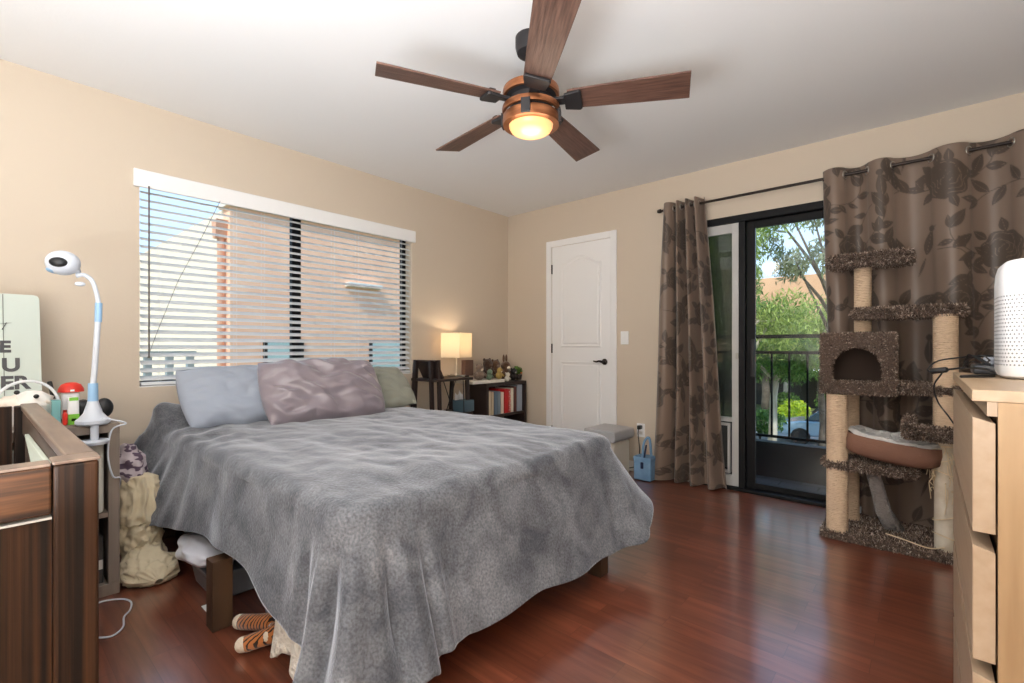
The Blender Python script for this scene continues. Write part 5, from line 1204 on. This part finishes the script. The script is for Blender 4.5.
wd('white_tray', MB().box((.05, fy_(472,.27)+.0, kz+.001), (.28, fy_(504,.27), kz+.03)), mat('tray_white', srgb(226,220,210), .5), 'white flat box on the left of the corner bookshelf under the plush toys', 'box', bevel=.004)
ZK = kz+.031
M_br = mat('brown_plush', srgb(96, 68, 48), .95, bump=2, bscale=60, sheen=.3); M_br2 = mat('dark_brown_plush', srgb(72, 48, 34), .95, bump=2, bscale=60, sheen=.3); M_gb = mat('grey_brown_plush', srgb(128, 108, 94), .95, bump=2, bscale=60, sheen=.3)
def figure(name, label, px, x, z0_, hgt, m, ears='round', face=None, cat='plush toy', wd2=1.0):
    yc = fy_(px, x); t = thing(name, label, cat, (x, yc, z0_)); r = hgt*.30*wd2
    mk('body', MB().ell((x, yc, z0_+hgt*.30), (r*.9, r, hgt*.31), 18, None, .1, px), m, t, smooth=True)
    hz = z0_+hgt*.72; hr = hgt*.25
    hd0 = mk('head', MB().ell((x+.01, yc, hz), (hr*.95, hr*wd2, hr), 18, None, .06, px+3), m, t, smooth=True)
    for s_ in (-1, 1):
        if ears == 'round': e = MB().ell((x, yc+s_*hr*.75, hz+hr*.8), (hr*.22, hr*.35, hr*.35), 10)
        elif ears == 'long': e = MB().ell((x, yc+s_*hr*.4, hz+hr*1.5), (hr*.2, hr*.3, hr*.9), 12)
        else: e = None
        if e: mk('ear', e, m, hd0, smooth=True)
        mk('arm', MB().tube([(x+r*.2, yc+s_*r*.8, z0_+hgt*.46), (x+r*.9, yc+s_*r*1.05, z0_+hgt*.22)], [hgt*.075, hgt*.065], 10), m, t, smooth=True)
    if face is not None: mk('muzzle', MB().ell((x+hr*.9, yc, hz-hr*.25), (hr*.4, hr*.5, hr*.4), 12), face, hd0, smooth=True)
    return t
M_cf = mat('cream_fur', srgb(226, 212, 190), .95)
wd('brown_box', MB().box((.15, fy_(465,.2), tzt+.001), (.20, fy_(473.5,.2), tzt+.145)), mat('brown_card', srgb(96, 70, 58), .7), 'dark brown upright box on the side table right of the lamp', 'box', bevel=.004)
figure('plush_hedgehog', 'grey-brown plush with a pale face, leftmost on the corner bookshelf', 479, .20, ZK, 0.150, M_gb, 'round', M_cf, wd2=1.2)
figure('plush_bear', 'dark brown plush bear left of the pair on the corner bookshelf', 487, .13, ZK, 0.198, M_br2, 'round', M_br)
figure('plush_bear', 'brown plush bear in the middle of the corner bookshelf', 495, .13, ZK, 0.186, M_br, 'round', M_gb)
figure('plush_rabbit', 'brown plush with tall upright ears near the corner on the bookshelf', 505, .12, kz+.002, 0.198, M_br, 'long', M_cf)
M_gn = mat('figurine_green', srgb(110, 132, 110), .5); M_wh2 = mat('figurine_white', srgb(228, 222, 210), .4)
figure('figurine', 'small white and green figurine in front of the dark brown plush bear', 489, .25, ZK, 0.102, M_gn, 'none', M_wh2, 'figurine')
figure('figurine', 'small yellow-topped figurine in front of the middle plush bear', 499, .25, ZK, 0.114, mat('figurine_yellow', srgb(176, 150, 84), .5), 'none', M_wh2, 'figurine')
figure('figurine', 'small white figurine at the right end of the white box', 507, .25, kz+.002, 0.090, M_wh2, 'round', None, 'figurine')
figure('figurine', 'small black figurine standing beside the orange flower pot', 513, .20, kz+.002, 0.126, M_plug, 'round', M_wh2, 'figurine')
fp = fy_(519, .16); pt = thing('potted_flowers', 'small pot of green leaves with orange flowers at the right end of the bookshelf', 'potted plant', (.16, fp, kz))
mk('pot', MB().lathe((.16, fp, kz+.001), [(0,0),(.026,0),(.036,.05),(.036,.055),(.03,.055),(0,.045)], 20), mat('pot_dark', srgb(60, 48, 42), .6), pt, smooth=True, auto=40)
cls = [(.16, fp-.01, kz+.085, .045), (.17, fp-.04, kz+.11, .035)]; mbv, cv = leaves(cls, 260, .018, 0); mk('leaves', mbv, L2, pt, col=cv)
fl_ = MB()
for q in range(7): fl_.ell((.18+.02*math.sin(q*2), fp+.012+.02*math.cos(q*3), kz+.06+.012*q), (.011,.011,.009), 10)
mk('blossoms', fl_, mat('orange_petals', srgb(222, 120, 44), .6), pt, smooth=True)
# ================================================================ BIN AND BLUE BAG
bcx, bcy = at(606, 480, y=3.40)[0], 3.45
tr = thing('trash_bin', 'cream step bin with a grey lid beyond the foot of the bed near the door', 'bin', (bcx, bcy, 0))
mk('body', MB().box((bcx-.12, bcy-.15, .003), (bcx+.115, bcy+.15, .31)), mat('bin_cream', srgb(222, 216, 202), .5), tr, bevel=.03, seg=4, smooth=True, auto=60)
mk('lid', MB().prism([(bcx-.14, .31), (bcx+.13, .31), (bcx+.145, .335), (bcx+.14, .40), (bcx-.14, .405), (bcx-.145, .34)], bcy-.165, bcy+.165, 'y'), mat('lid_grey', srgb(176, 176, 178), .4), tr, bevel=.012, seg=3)
ub = at(645.5, 480, y=3.56)[0]
ba = thing('lunch_bag', 'pale blue box bag with a strap on the floor beside the left curtain', 'bag', (ub, 3.56, 0)); M_lb = mat('pale_blue_bag', srgb(128, 166, 200), .6, var=srgb(110,148,184), vscale=12)
mk('body', MB().box((ub-.075, 3.50, .003), (ub+.07, 3.62, .185)), M_lb, ba, bevel=.012, seg=3)
mk('lid', MB().box((ub-.078, 3.497, .150), (ub+.073, 3.623, .190)), M_lb, ba, bevel=.008)
mk('strap', MB().tube(bez([(ub-.0, 3.51, .18), (ub+.005, 3.52, .30), (ub+.04, 3.54, .34), (ub+.05, 3.56, .20)], 10), .010, 8), M_lb, ba, smooth=True)
mk('buckle', MB().box((ub-.01, 3.488, .10), (ub+.012, 3.50, .15)), mat('navy_plastic', srgb(30, 44, 80), .5), ba, bevel=.003)
mk('navy_tab', MB().beam((ub+.02, 3.495, .19), (ub+.035, 3.50, .29), .018, .006), mat('navy_plastic', None), ba)
